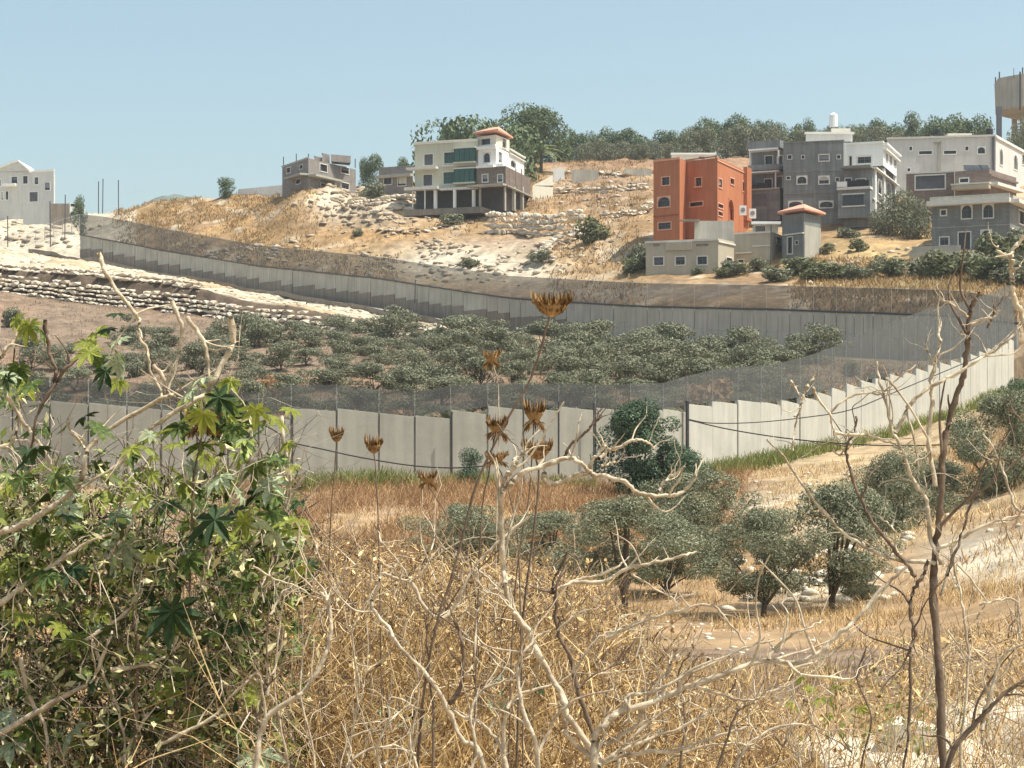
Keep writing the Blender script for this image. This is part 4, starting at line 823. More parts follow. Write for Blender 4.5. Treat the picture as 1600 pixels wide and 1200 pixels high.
# --- water tower
t = thing('water_tower', 'tall concrete water tower with tapered tank on legs at the right edge', 'water tower', P(1600, 225, 335))
cx, cy = XZ(1612, 338), 338; n8 = 8; rr = (XZ(1612, 335) - XZ(1553, 335)) * 1.0
def ring(r_, row, k0=.28): return [(cx + r_ * math.cos(k0 + k * 2 * math.pi / n8), cy + r_ * math.sin(k0 + k * 2 * math.pi / n8), zrow(row, 335)) for k in range(n8)]
b = MB(t.location); rings = [ring(rr * .62, 177), ring(rr * .97, 170), ring(rr, 120), ring(rr * .96, 120), ring(rr * .96, 124)]; VV = sum(rings, [])
b.add(VV, [(i_ * 8 + k, i_ * 8 + (k + 1) % 8, (i_ + 1) * 8 + (k + 1) % 8, (i_ + 1) * 8 + k) for i_ in range(4) for k in range(8)] + [tuple(range(8))[::-1], tuple(range(32, 40))]); b.build('tank', M['concrete_old'], t)
for k in range(8):
    q = ring(rr * .97, 120)[k]; b = MB(t.location); b.tube([q, (q[0], q[1], q[2] + 1.1)], .12, 5); b.build('rail_post', M['dark_steel'], t)
b = MB(t.location); b.tube([P(1594, 112, 331), P(1594, 172, 331)], .15, 5); b.build('pipe', M['dark_steel'], t)
b = MB(t.location); b.tube([P(1584, 106, 333), P(1584, 122, 333)], .05, 5); b.build('antenna', M['dark_steel'], t)
for px, dy in ((1561, 0), (1598, 3), (1561 + 62, 3), (1585, 9)):
    q0 = P(px, 172, 333 + dy); q1 = P(px, 235, 333 + dy); b = MB(t.location); b.box(q0[0] - .4, q0[0] + .4, q0[1] - .4, q0[1] + .4, q1[2], q0[2] + .6); b.build('leg', M['concrete_old'] if px > 1570 else M['shutter'], t)
# ------------------------------------------------------------------ foliage
def leafcloud(seed, n, blobs, ls, asp=.4, shell=(.55, 1.04), up=.35, gaps=0.0):
    """n small leaf quads spread through ellipsoid clumps (cx,cy,cz,rx,ry,rz)"""
    r = np.random.default_rng(seed); bl = np.array(blobs, float); wgt = (bl[:, 3] * bl[:, 4] + bl[:, 3] * bl[:, 5]); k = r.choice(len(bl), n, p=wgt / wgt.sum()); B = bl[k]
    d = r.normal(size=(n, 3)); d /= np.linalg.norm(d, axis=1)[:, None]
    rad = r.uniform(shell[0], shell[1], n) ** .6
    c = B[:, :3] + d * B[:, 3:6] * rad[:, None]
    nrm = d + r.normal(size=(n, 3)) * .7 + (0, 0, up); nrm /= np.linalg.norm(nrm, axis=1)[:, None]
    t = np.cross(nrm, r.normal(size=(n, 3))); t /= np.linalg.norm(t, axis=1)[:, None]; s = np.cross(nrm, t)
    a = (ls * r.uniform(.6, 1.4, n))[:, None]; b = a * asp
    V = np.stack([c - t * a, c - s * b, c + t * a, c + s * b], 1).reshape(-1, 3)
    return V, np.arange(n * 4).reshape(-1, 4)
def blobset(seed, n, w_, h_, z0, rr=(.22, .4)):
    r = np.random.default_rng(seed); out = []
    for _ in range(n):
        a = r.uniform(0, 6.28); q = r.uniform(0, .72) ** .7; z = r.uniform(0, 1); wz = math.sqrt(max(.12, 1 - (2 * (z - .42)) ** 2)); s = r.uniform(*rr)
        out.append((math.cos(a) * q * w_ / 2 * wz, math.sin(a) * q * w_ / 2 * wz, z0 + h_ * (.08 + .80 * z), w_ * s, w_ * s, h_ * s))
    return out
class Kind:
    """one kind of tree: a few crown and trunk meshes shared by every tree of the kind"""
    def __init__(s, name, seed, n, w_, h_, z0, ls, leaf, nb=12, variants=3, trunk=.12, rr=(.22, .4), asp=.4, nbr=4, fork=.5):
        s.c, s.t = [], []; s.h = h_ + z0
        for v_ in range(variants):
            bl = blobset(seed + v_ * 7, nb, w_, h_, z0, rr); V, F = leafcloud(seed + v_, n, bl, ls, asp); me = mesh('crown', V, F); me.materials.append(M[leaf]); s.c.append(me)
            b = MB(); r = random.Random(seed + v_); base = (0, 0, -.25); top = (r.uniform(-.1, .1) * w_, r.uniform(-.1, .1) * w_, z0 + h_ * .25)
            b.tube(smooth_path([base, (r.uniform(-.05, .05), 0, z0 * .4), top], 3), np.linspace(trunk, trunk * .55, 7), 7)
            for q in bl[:nbr]: b.tube(smooth_path([(top[0] * fork, top[1] * fork, z0 * .7), (q[0] * .5, q[1] * .5, z0 + (q[2] - z0) * .45), q[:3]], 3), np.linspace(trunk * .5, trunk * .14, 7), 5)
            me = mesh('trunk', b.V, b.F); me.materials.append(M['wood']); s.t.append(me)
    def grow(s, name, label, cat, loc, sc_, rz=None, group=None, sz=None, v_=None):
        v_ = R.randrange(len(s.c)) if v_ is None else v_; t = thing(name, label, cat, loc, group); rz = R.uniform(0, 6.28) if rz is None else rz
        for nm, me in (('crown', s.c[v_]), ('trunk', s.t[v_])):
            o = bpy.data.objects.new(nm, me); COL.objects.link(o); o.parent = t
        t.scale = (sc_, sc_, sz or sc_); t.rotation_euler = (0, 0, rz); return t
ORD = ['first', 'second', 'third', 'fourth', 'fifth', 'sixth', 'seventh', 'eighth', 'ninth', 'tenth', 'eleventh', 'twelfth', 'thirteenth', 'fourteenth', 'fifteenth', 'sixteenth', 'seventeenth', 'eighteenth', 'nineteenth', 'twentieth'] + ['twenty-' + a for a in ('first', 'second', 'third', 'fourth', 'fifth', 'sixth', 'seventh', 'eighth', 'ninth')] + ['thirtieth'] + ['thirty-' + a for a in ('first', 'second', 'third', 'fourth', 'fifth')]

# grove olives between the two walls
G = Kind('grove', 100, 4200, 6.2, 3.4, .2, .13, 'grove_leaf', nb=17, variants=6, rr=(.10, .22), asp=.35)
GR = Kind('scrub', 130, 1500, 2.2, 1.3, .1, .11, 'grove_leaf', nb=10, variants=3, rr=(.18, .32), trunk=.05)
RS = Kind('rust scrub', 140, 900, 2.2, .9, .05, .12, 'rust', nb=9, variants=2, rr=(.18, .32), trunk=.03)
rown = ['nearest', 'second', 'middle', 'fifth', 'farthest']
rows = [(.07, -80, 1330, 62, .8), (.19, -80, 1300, 60, .85), (.31, -80, 1290, 60, .9), (.44, -60, 1280, 58, .95), (.58, 40, 1250, 56, .95), (.72, 210, 1240, 52, 1.0), (.87, 400, 1310, 44, 1.05)]
rows_name = ['front', 'second', 'third', 'fourth', 'fifth', 'sixth', 'back']
for k, (f, p0, p1, step, sc_) in enumerate(rows):
    p = p0; n = 0
    while p < p1:
        q = p + R.uniform(-.28, .28) * step; dn, ds = ip(q, DN), ip(q, DST); D = dn + 5 + (ds - dn - 8) * (f + R.uniform(-.05, .05))
        s_ = sc_ * R.uniform(.75, 1.15) * np.interp(D, [110, 160, 220], [.8, 1.0, 1.1])
        if not (k < 2 and 480 < q < 640 and R.random() < .5) and not (k == 0 and R.random() < .25) and not (f < .5 and q > 1270):
            G.grow('olive_tree', f'olive tree, {ORD[n]} from the left in the {rows_name[k]} row of the walled grove', 'olive tree', (XZ(q, D), D, gz(q, D)), s_, group='olive trees in the walled grove', sz=s_ * R.uniform(.62, .95)); n += 1
        p += step
for k, (q, f, s_) in enumerate([(400, .86, 1.8), (425, .8, 1.7), (350, .66, 1.5), (60, .5, 1.2), (150, .42, 1.1), (210, .55, 1.2), (20, .78, 1.6), (110, .66, .8), (250, .7, 1.3), (300, .6, 1.2), (335, .82, 1.1), (370, .72, 1.4), (1330, .62, .9), (1370, .35, .8), (30, .32, 1.2), (190, .3, 1.1)]):
    D = ip(q, DN) + (ip(q, DST) - ip(q, DN)) * f; GR.grow('scrub_bush', f'low bush, {ORD[k]} of the loose bushes on bare brown grove soil', 'bush', (XZ(q, D), D, gz(q, D)), s_, group='loose bushes in the grove')
for k, (q, f, s_, lb) in enumerate([(560, .14, 2.6, 'reddish dry bush in the grove behind the near wall at left'), (620, .2, 2.2, 'broad reddish dry bush behind the near wall posts'), (1120, .3, 2.4, 'reddish dry bush right of centre in the grove'), (560, .3, 1.6, 'small reddish dry bush between grey grove olives'), (990, .27, 1.5, 'dull red bush behind the round green bush'), (430, .45, 2.0, 'brown dry bush left of the grove olives'), (1380, .5, 1.6, 'brown dry bush near the bare right end of the grove')]):
    D = ip(q, DN) + (ip(q, DST) - ip(q, DN)) * f; RS.grow('dry_bush', lb, 'bush', (XZ(q, D), D, gz(q, D)), s_)

# hilltop trees
PN = Kind('pine', 200, 2400, 6.4, 5.6, .1, .2, 'pine_leaf', nb=14, variants=5, rr=(.14, .28), asp=.45)
BT = Kind('big tree', 230, 13000, 15.5, 10.6, .3, .26, 'pine_leaf', nb=30, variants=1, rr=(.13, .24), trunk=.35, asp=.45, nbr=9)
DT = Kind('dark tree', 240, 4200, 11, 5.4, .2, .22, 'pine_leaf', nb=20, variants=2, rr=(.14, .26), trunk=.25, asp=.45)
HO = Kind('hill olive', 250, 2100, 5.6, 4.0, .2, .16, 'grove_leaf', nb=14, variants=3, rr=(.15, .3))
def hill(kind, name, label, cat, px, rb, D, s_, sz=None, group=None, v_=None):
    top = zrow(rb, D) + (sz or s_) * kind.h; zg = gz(px, D); h_ = max(.25, (top - zg) / kind.h)
    return kind.grow(name, label, cat, (XZ(px, D), D, zg - .1), max(s_, h_ * (.8 if s_ >= .85 or kind is not PN else .45)), group=group, sz=h_, v_=v_)
hill(BT, 'large_tree', 'largest tree on the skyline, tall and feathery behind the palm', 'tree', 834, 254, 385, 1.22, 1.0)
for px, rb, s_, sz, lb in ((722, 228, .95, .95, 'dark round tree behind the left of the cream villa roof'), (768, 232, 1.0, 1.15, 'dark tree rising behind the red tower roof'), (877, 262, .55, .9, 'dark tree on the right flank of the largest skyline tree')):
    hill(DT, 'dark_tree', lb, 'tree', px, rb, 352 if px < 800 else 392, s_, sz)
for px, rb, s_, lb in ((583, 265, .75, 'small thin tree on the skyline right of the grey unfinished house'), (568, 266, .5, 'smallest tree just right of the grey unfinished house'), (630, 268, .6, 'dark little tree left of the cream villa'), (692, 224, .5, 'small tree tip left of the dark round tree'), (352, 306, .8, 'lone dark bush on the ochre hill crest'), (124, 326, .5, 'dark pointed tree behind the white van')):
    hill(PN, 'small_tree', lb, 'tree', px, rb, 366, s_, s_ * .75)
for k in range(12):
    px = 876 + k * 15.5 + R.uniform(-3, 3); s_ = R.uniform(.7, 1.0)
    hill(PN, 'ridge_tree', f'dark ridge tree, {ORD[k]} from the left above the bare slope', 'tree', px, 246 - R.uniform(0, 6), 405 + R.uniform(-6, 8), s_, s_ * R.uniform(.85, 1.25), 'trees on the ridge above the bare slope')
for k in range(10):
    px = 905 + k * 17 + R.uniform(-4, 4); s_ = R.uniform(.7, 1.0)
    hill(HO, 'hilltop_olive', f'paler olive tree, {ORD[k]} from the left just below the ridge trees', 'olive tree', px, 255 - R.uniform(0, 5), 392 + R.uniform(-5, 5), s_, s_, 'olive trees under the ridge')
for k in range(30):
    px = 1070 + k * 16.3 + R.uniform(-5, 5); s_ = R.uniform(.75, 1.1); top = np.interp(px, [1070, 1110, 1250, 1400, 1420, 1500, 1560], [212, 186, 192, 190, 180, 176, 200])
    rb = top + 42 * s_; D = 412 + R.uniform(-10, 10)
    hill(PN, 'pine_tree', f'pine tree, {ORD[k]} from the left in the skyline belt behind the houses', 'pine tree', px, rb, D, s_, s_ * R.uniform(.85, 1.15), 'pines along the skyline behind the houses')
for k in range(14):
    px = 1085 + k * 24 + R.uniform(-6, 6); s_ = R.uniform(.9, 1.25)
    hill(HO, 'hilltop_olive', f'olive tree, {ORD[k]} from the left in front of the skyline pines', 'olive tree', px, 240 - R.uniform(0, 8), 380 + R.uniform(-6, 6), s_, s_, 'olive trees in front of the pines')
for k, (px, rb, D, s_) in enumerate([(1388, 345, 254, .8), (1412, 345, 252, .9), (1438, 350, 250, .75), (1370, 352, 256, .5), (1604, 232, 325, 1.0), (1590, 236, 330, .6)]):
    hill(HO, 'garden_tree', ['leafy tree at the right foot of the apartment block', 'broad leafy tree below the brown house', 'small leafy tree left of the arched grey house', 'shrub tree against the apartment block basement', 'dark tree under the water tower at the right edge', 'dark shrub tree beside a water tower leg'][k], 'tree', px, rb, D, s_)
# palm
t = thing('palm_tree', 'single palm with arching yellow green fronds right of the cream villa', 'palm tree', P(845, 262, 372)); Dp = 372
b = MB(); b.tube(smooth_path([(0, 0, -1.5), (.1, 0, 1.5), (0, 0, 3.2)], 3), [.38, .34, .32, .3, .28, .28, .25], 8); b.build('trunk', M['wood'], t)
for k in range(22):
    a = k * 2.4 + R.uniform(-.2, .2); el = R.uniform(.1, 1.25); ln = R.uniform(3.4, 4.6); pts = []
    for s_ in np.linspace(0, 1, 8): pts.append((math.cos(a) * ln * s_ * math.cos(el * (1 - s_ * .3)), math.sin(a) * ln * s_ * math.cos(el * (1 - s_ * .3)), 3.2 + ln * s_ * math.sin(el) - 2.6 * s_ * s_ * (1.25 - el * .5)))
    b = MB(); b.tube(pts, np.linspace(.05, .015, 8), 4)
    for q in range(1, 8):
        c = np.array(pts[q]); d = np.array(pts[q]) - np.array(pts[q - 1]); d /= np.linalg.norm(d); sd = np.cross(d, (0, 0, 1)); sd /= np.linalg.norm(sd) + 1e-6
        for sg in (-1, 1):
            for e in (0, .25, .5): 
                c2 = c - d * e * .9; tip = c2 + sd * sg * .75 + d * .35 + (0, 0, -.3); b.add([c2 - d * .1, tip, c2 + d * .1], [(0, 1, 2)])
    b.build('frond', M['palm_leaf'], t)

# shrubs on the far slope (each its own)
SH = [(925, 378, 1.9, 1.6, 'dark bush on the stony slope left of the orange house'), (707, 352, 1.5, 1.0, 'green bush on the slope below the cream villa'), (585, 316, 1.7, 1.3, 'olive coloured bush in the pale rocks below the grey unfinished house'), (1000, 425, 1.4, 1.3, 'bushy shrub at the left corner of the beige house'),
      (985, 430, 1.0, .9, 'small shrub left of the beige house corner'), (1150, 432, 1.3, .9, 'green shrub below the beige side wing'), (1130, 436, .9, .6, 'low green shrub in front of the beige house'), (1185, 425, 1.1, .8, 'green shrub below the thin pole at the beige wing'),
      (1245, 432, 2.0, 1.1, 'wide green shrub below the red roofed hut'), (1215, 440, 1.4, .9, 'round shrub left below the red roofed hut'), (1275, 440, 1.4, .9, 'round shrub right below the red roofed hut'), (1375, 428, 1.0, .9, 'small bush on the dry slope below the brown house'),
      (1400, 436, 1.4, .9, 'green bush left below the concrete terrace'), (1435, 434, 1.7, 1.2, 'green bush directly below the concrete terrace opening'), (1475, 436, 1.9, 1.4, 'large green bush below the arched house door'), (1520, 432, 1.8, 1.5, 'green bush below the right arched windows'),
      (1560, 420, 2.0, 1.8, 'dark green bush at the right corner of the arched house'), (1597, 420, 1.8, 2.0, 'dark bush at the right edge below the arched house'), (1055, 428, .6, .45, 'small dark plant under the middle window of the beige house'), (1090, 428, .6, .45, 'small dark plant under the right window of the beige house'), (1025, 428, .6, .4, 'small dark plant under the left window of the beige house'),
      (1325, 372, 1.0, .8, 'shrub on the dry bank right of the red roofed hut'), (1425, 350, 1.5, 1.4, 'thick shrub under the brown house'), (1450, 338, 1.3, 1.4, 'dark shrub against the left wall of the arched house'), (1290, 400, .7, .6, 'little shrub at the hut corner'), (560, 372, .7, .5, 'tiny bush on the ochre slope left of the rock ledge'), (1310, 438, 1.6, .9, 'green scrub bush on the dry bank right of the hut shrubs'), (1345, 440, 1.3, .8, 'low bush in the row above the far fence, right of the dry bank'), (1545, 440, 2.0, 1.3, 'bush low above the far fence at right'), (1590, 446, 2.2, 1.4, 'bush low above the far fence at the right edge'), (735, 420, 1.1, .7, 'grey bush on the pale spoil heap'), (845, 408, 1.2, .8, 'grey bush beside the slanting boulders'), (1345, 392, .9, .7, 'dry green bush on the ochre bank')]
SK = Kind('shrub', 300, 1500, 2.4, 1.9, .0, .13, 'scrub_leaf', nb=12, variants=3, rr=(.16, .3), trunk=.05)
SK2 = Kind('shrub2', 310, 1500, 2.4, 1.9, .0, .13, 'grove_leaf', nb=12, variants=3, rr=(.16, .3), trunk=.05)
for k, (px, row, s_, sz, lb) in enumerate(SH):
    D = D_at(px, row); (SK2 if ('grey' in lb or 'olive' in lb or k % 2) else SK).grow('shrub', lb, 'shrub', (XZ(px, D), D, gz(px, D) - .1), s_ * 1.3, sz=sz * 1.25)
# trees and bushes on the nearer slope
O1 = Kind('near olive', 400, 26000, 4.8, 3.0, .7, .046, 'olive_leaf', nb=34, variants=5, rr=(.065, .15), trunk=.11, asp=.28, nbr=8, fork=.3)
for k, (px, row, D, s_, sz, lb) in enumerate([(1195, 966, 45, .82, .92, 'round olive tree with a forked dark trunk left of its twin'), (1300, 966, 46.5, 1.0, .95, 'olive tree with a dark leaning trunk right of its twin'), (1105, 905, 55, 1.0, .95, 'olive tree behind and left of the forked trunk olive'), (975, 952, 42, .85, .85, 'pale grey olive bush low in the dry scrub at centre'),
        (1405, 885, 60, 1.0, 1.05, 'olive tree just behind the tall dark bare stem'), (1570, 812, 62, 1.0, 1.2, 'dark olive tree at the right edge above the pale rocks'), (1480, 850, 64, .85, .95, 'olive tree between the dark stem and the right edge'), (715, 912, 47, .8, .75, 'faint grey olive bush behind the thistle stem'), (860, 905, 50, .75, .7, 'low olive bush between two bare branches at centre'), (1040, 940, 50, .75, .9, 'olive bush filling the gap left of the forked trunk olive'), (1345, 950, 48, .42, 1.0, 'small silvery olive shoot between twin olives and dark stem'), (1625, 735, 72, .9, 1.0, 'dark olive cut off by the right edge of the view')]):
    O1.grow('olive_tree', lb, 'olive tree', (XZ(px, D), D, zrow(row, D) - .05), s_, sz=s_ * sz, v_=k % 5)
GB = Kind('green bush', 420, 26000, 5.6, 4.6, -.3, .07, 'bush_leaf', nb=44, variants=1, rr=(.075, .17), trunk=.12, asp=.4, nbr=8)
D = 86; GB.grow('round_bush', 'large round blue green bush standing against the near wall', 'bush', (XZ(1005, D), D, zrow(768, D)), 1.0, 0.0)
SM = Kind('small green', 430, 2500, 1.4, 1.1, .0, .04, 'bush_leaf', nb=10, variants=2, rr=(.16, .3), trunk=.03)
for px, row, D, s_, lb in ((1085, 758, 84, 1.3, 'small green bush at the right foot of the large round bush'), (735, 748, 88, 1.15, 'small dark bush at the wall foot under the thistle heads'), (1500, 690, 100, 1.0, 'small green bush low against the right of the near wall'), (1590, 640, 110, 1.6, 'dark bush on the slope at the right end of the near wall')):
    SM.grow('small_bush', lb, 'bush', (XZ(px, D), D, zrow(row, D)), s_)
def ribbons(name, base, ht, mat_, seed, lean=.35, wid=.012, seg=3, kink=.25, smooth_=True):
    """a mass of thin bent blades rising from base points"""
    r = np.random.default_rng(seed); n = len(base); ht = np.asarray(ht)[:, None]; d = np.zeros((n, 3)); d[:, :2] = r.normal(size=(n, 2)) * lean; d[:, 2] = 1
    w3_ = r.normal(size=(n, 3)) * (1, .3, .2); w3_ /= np.linalg.norm(w3_, axis=1)[:, None]; w3_ = w3_ * (wid * r.uniform(.6, 1.5, n))[:, None]
    pts = [base]; cur = base.copy()
    for k in range(seg):
        dd = d / np.linalg.norm(d, axis=1)[:, None]; cur = cur + dd * ht / seg; pts.append(cur.copy()); d = dd + r.normal(size=(n, 3)) * kink - (0, 0, .12)
    V = []
    for k, p in enumerate(pts):
        f = 1 - .8 * k / seg; V += [p - w3_ * f, p + w3_ * f]
    V = np.stack(V, 1).reshape(-1, 3); m_ = 2 * (seg + 1); ii = np.arange(n)[:, None] * m_; F = np.concatenate([np.stack([ii[:, 0] + 2 * k, ii[:, 0] + 2 * k + 1, ii[:, 0] + 2 * k + 3, ii[:, 0] + 2 * k + 2], -1) for k in range(seg)])
    return put(name, mesh(name, V, F), M[mat_] if isinstance(mat_, str) else mat_, kind='stuff')
def tufts(pxs, Ds, per, spread, seed):
    r = np.random.default_rng(seed); pxs = np.repeat(pxs, per); Ds = np.repeat(Ds, per); Ds = Ds + r.normal(size=len(Ds)) * spread; pxs = pxs + r.normal(size=len(pxs)) * spread / Ds * FPX
    Z = gzs(pxs, Ds); return np.stack([(pxs - 800) / FPX * Ds, Ds, Z - .03], -1)
rg = np.random.default_rng(77)
def dens(px, row, D):  # keep tufts off roads, rock and paths
    return True
# ochre grass of the far hill
n = 9000; px = rg.uniform(180, 1010, n); D = np.interp(px, PX, DF) + 6 + rg.uniform(0, 1, n) ** 1.0 * (np.interp(px, PX, DR) - np.interp(px, PX, DF) - 4)
keep = np.array([not ((abs((p - 580) / 85)) < 1 and d_ > 300 and rg.random() < .8) and not (620 < p < 860 and d_ < 305) and (vnoise(np.array([p / 18.]), np.array([d_ / 8.]), 3)[0] > .35) for p, d_ in zip(px, D)])
bs = tufts(px[keep], D[keep], 4, .5, 1); ribbons('hill_grass', bs, rg.uniform(.3, .75, len(bs)), 'dry_far', 2, wid=.07, seg=2, lean=.5)
n = 2600; px = rg.uniform(1240, 1640, n); D = np.interp(px, PX, DF) + 6 + rg.uniform(0, 45, n); bs = tufts(px, D, 4, .5, 3); ribbons('hill_grass', bs, rg.uniform(.3, .8, len(bs)), 'dry_far', 4, wid=.06, seg=2, lean=.5)
# grove floor
n = 9000; px = rg.uniform(-120, 1560, n); D = np.interp(px, PX, DN) + 4 + rg.uniform(0, 1, n) * (np.interp(px, PX, DST) - np.interp(px, PX, DN) - 6); bs = tufts(px, D, 3, .5, 5)
ribbons('grove_grass', bs, rg.uniform(.2, .6, len(bs)), mat('grove_floor_grass', (.17, .12, .07), (.42, .30, .17), c3=(.28, .20, .11), scale=.15, island=.5, transl=.1), 6, wid=.035, seg=2, lean=.5)
# embankment before the near wall: rusty and straw scrub
def bank(name, n, pr, dr, hr, m_, seed, per=10, wid=.012, sp=.25, seg=3, thr=.0, ns=3.0):
    r = np.random.default_rng(seed); px = r.uniform(*pr, n); D = r.uniform(0, 1, n) ** .9 * (dr[1] - dr[0]) + dr[0]; D = np.minimum(D, np.interp(px, PX, DN) - 1.5)
    k = vnoise((px - 800) / FPX * D / ns, D / ns, seed) > thr; bs = tufts(px[k], D[k], per, sp, seed); bs[:, 1] = np.minimum(bs[:, 1], np.interp(bs[:, 0] / bs[:, 1] * FPX + 800, PX, DN) - 1.0); return ribbons(name, bs, r.uniform(*hr, len(bs)), m_, seed + 1, wid=wid, seg=seg, lean=.5, kink=.35)
bank('dry_scrub', 2600, (360, 1160), (56, 96), (.25, .95), 'rust', 11, per=16, wid=.013, sp=.4, thr=.25)
bank('dry_bank_grass', 7500, (-150, 1750), (48, 100), (.15, .5), 'dry', 13, per=7, wid=.011, sp=.3, thr=.33)
bank('dry_mid_grass', 5200, (-150, 1750), (24, 48), (.12, .42), 'dry', 15, per=7, wid=.007, sp=.2, thr=.45)
bank('rust_scrub', 700, (1480, 1720), (50, 120), (.2, .7), 'rust', 17, per=12, wid=.014, sp=.3, thr=.5)
# green weeds along the wall foot
def weeds(n, pr, dd, hr, seed, per=22):
    r = np.random.default_rng(seed); px = r.uniform(*pr, n); D = np.interp(px, PX, DN) - r.uniform(*dd, n); bs = tufts(px, D, per, .3, seed); return bs, r.uniform(*hr, len(bs))
B1 = [weeds(60, (478, 645), (8, 11), (.3, 1.15), 31), weeds(30, (704, 765), (8, 11), (.3, 1.0), 32), weeds(130, (1095, 1310), (7, 13), (.3, 1.0), 33), weeds(90, (1340, 1560), (7, 14), (.2, 1.0), 34), weeds(80, (1520, 1640), (8, 24), (.2, .9), 35), weeds(20, (840, 930), (8, 10), (.2, .7), 36)]
ribbons('green_weeds', np.vstack([a for a, _ in B1]), np.concatenate([b_ for _, b_ in B1]), 'weed', 37, wid=.03, seg=3, lean=.35)
# ------------------------------------------------------------------ foreground: bare shrubs, thistles, castor bush, dry stalks
rf = np.random.default_rng(404)
def limb(root, pts, D, r0, r1, m_='twig', name='branch', twigs=2, wob=.0016, dD=0.0, seed=None):
    """a crooked limb through photograph columns and rows at distance D"""
    q = [P(p, r, D + dD * k / max(1, len(pts) - 1)) for k, (p, r) in enumerate(pts)]
    s = smooth_path(q, 5); n = len(s); s = s + rf.normal(size=s.shape) * wob * (1, 2.2, 1)
    y = np.cumsum(rf.normal(size=n)) * .006; s[:, 1] += y - np.linspace(y[0], y[-1], n) * .5
    rad = np.linspace(r0, r1, n) * rf.uniform(.85, 1.18, n); 
    b = MB(root.location); b.tube(s, rad, 6)
    L_ = np.linalg.norm(s[-1] - s[0])
    for _ in range(twigs):
        i_ = int(rf.integers(n // 4, n)); a = s[min(i_, n - 1)]; d = s[min(i_ + 1, n - 1)] - s[max(i_ - 1, 0)]; d /= np.linalg.norm(d) + 1e-6
        d = d * .6 + rf.normal(size=3) * .45 + (0, 0, .35); d /= np.linalg.norm(d); ln = rf.uniform(.06, .28) * min(1.3, L_ + .3); tp = [a]
        for k in range(4): d = d + rf.normal(size=3) * .28 + (0, 0, .1); d /= np.linalg.norm(d); tp.append(tp[-1] + d * ln / 4)
        b.tube(smooth_path(tp, 3), np.linspace(min(r1 * 1.0, rad[min(i_, n - 1)] * .6), r1 * .35, 13), 5)
    return b.build(name, M[m_], root, smooth=True)
def shrub(label, base, D, limbs, r0=.011, m_='twig', cat='bare shrub', name='bare_shrub', twigs=5, dD=0):
    t = thing(name, label, cat, P(base[0], base[1], D))
    for L_ in limbs:
        pts, sc_, mm = (L_ + (None,) * 2)[:3] if isinstance(L_, tuple) else (L_, None, None)
        sc_ = sc_ or 1.0; limb(t, pts, D, r0 * sc_ * .86, r0 * sc_ * .42, mm or m_, twigs=twigs, dD=dD)
    return t
X = lambda s_: [tuple(float(v) for v in q.split(',')) for q in s_.split()]
# central bleached shrub
shrub('tallest bleached bare shrub at centre, crooked arm reaching right below the round bush', (930, 1300), 5.7, [
    (X('935,1420 935,1200 930,1180 885,1115 880,1090 847,1033 823,987 793,933 788,897 785,853 783,800 785,770 790,745 800,733 810,722'), 1.2),
    (X('790,765 800,752 815,740 845,730 882,716 900,719 917,732 922,738'), .95), (X('850,738 850,750 867,756 892,746 920,739 930,742 955,746 980,755 995,769 1017,774 1045,775 1065,769 1080,755 1090,735'), .9),
    (X('920,737 925,720 937,706 947,695'), .7), (X('936,716 947,707 972,697 990,687 1010,690 1022,700'), .6), (X('938,728 950,725 965,721'), .5), (X('1028,768 1040,752 1058,740 1072,728'), .5), (X('882,712 893,694 910,680 925,664 940,649'), .55, 'twig_dark'),
    (X('796,742 803,722 815,708 826,702'), .8), (X('775,662 790,680 812,702'), .3, 'twig_dark'), (X('930,1160 903,1077 897,1047 885,1015 872,987 867,927 863,927 866,905 880,880 887,863'), .8, 'twig_dark'),
    (X('928,1190 920,1183 887,1150 884,1120 883,1107'), 1.0), (X('827,987 812,968 800,953 790,935'), .8)], r0=.0115)
shrub('bleached bare shrub fanning low to the right of centre with long forked arms', (930, 1310), 5.5, [
    (X('932,1400 930,1190 930,1153 943,1133 967,1113 1007,1102 1060,1080 1117,1058 1167,1040 1213,1033 1243,1038 1283,1020 1307,997 1350,960 1383,920 1417,887'), 1.25),
    (X('945,1190 967,1173 1020,1153 1073,1133 1120,1103'), .7), (X('935,1200 947,1193 1017,1177 1053,1177 1117,1153 1167,1137'), .9), (X('935,1160 950,1163 987,1140 1017,1123'), .9), (X('980,1110 980,1087 1020,1083 1087,1050 1163,1013 1210,1000'), .7), (X('982,1087 983,1120 990,1133'), .5),
    (X('1040,1060 1047,1037 1062,1020 1080,1007'), .6), (X('1200,1030 1223,1000 1233,960'), .7), (X('1213,1020 1240,990 1268,978 1290,970'), .5), (X('1087,1073 1133,1087 1167,1093 1200,1083 1230,1073 1252,1120'), .5), (X('1230,1035 1250,1052 1300,1057 1335,1062'), .6), (X('1243,1043 1290,1030 1320,1000 1345,975 1360,960'), .45),
    (X('870,920 900,907 940,897 973,880'), .6), (X('890,910 943,907 980,888 1033,877 1067,867 1090,863'), .7), (X('987,897 1013,913 1043,930 1060,945'), .4), (X('947,997 1000,973 1053,957 1107,943 1133,967 1163,1003'), .6), (X('1053,957 1065,935 1090,925'), .4), (X('903,1075 935,1050 985,1035'), .4, 'twig_dark'),
    (X('927,1190 945,1150 950,1120 965,1080'), .5), (X('1100,1400 1110,1250 1143,1130 1160,1105 1185,1090'), .5, 'twig_dark'), (X('870,985 900,960 935,950'), .35)], r0=.0105)
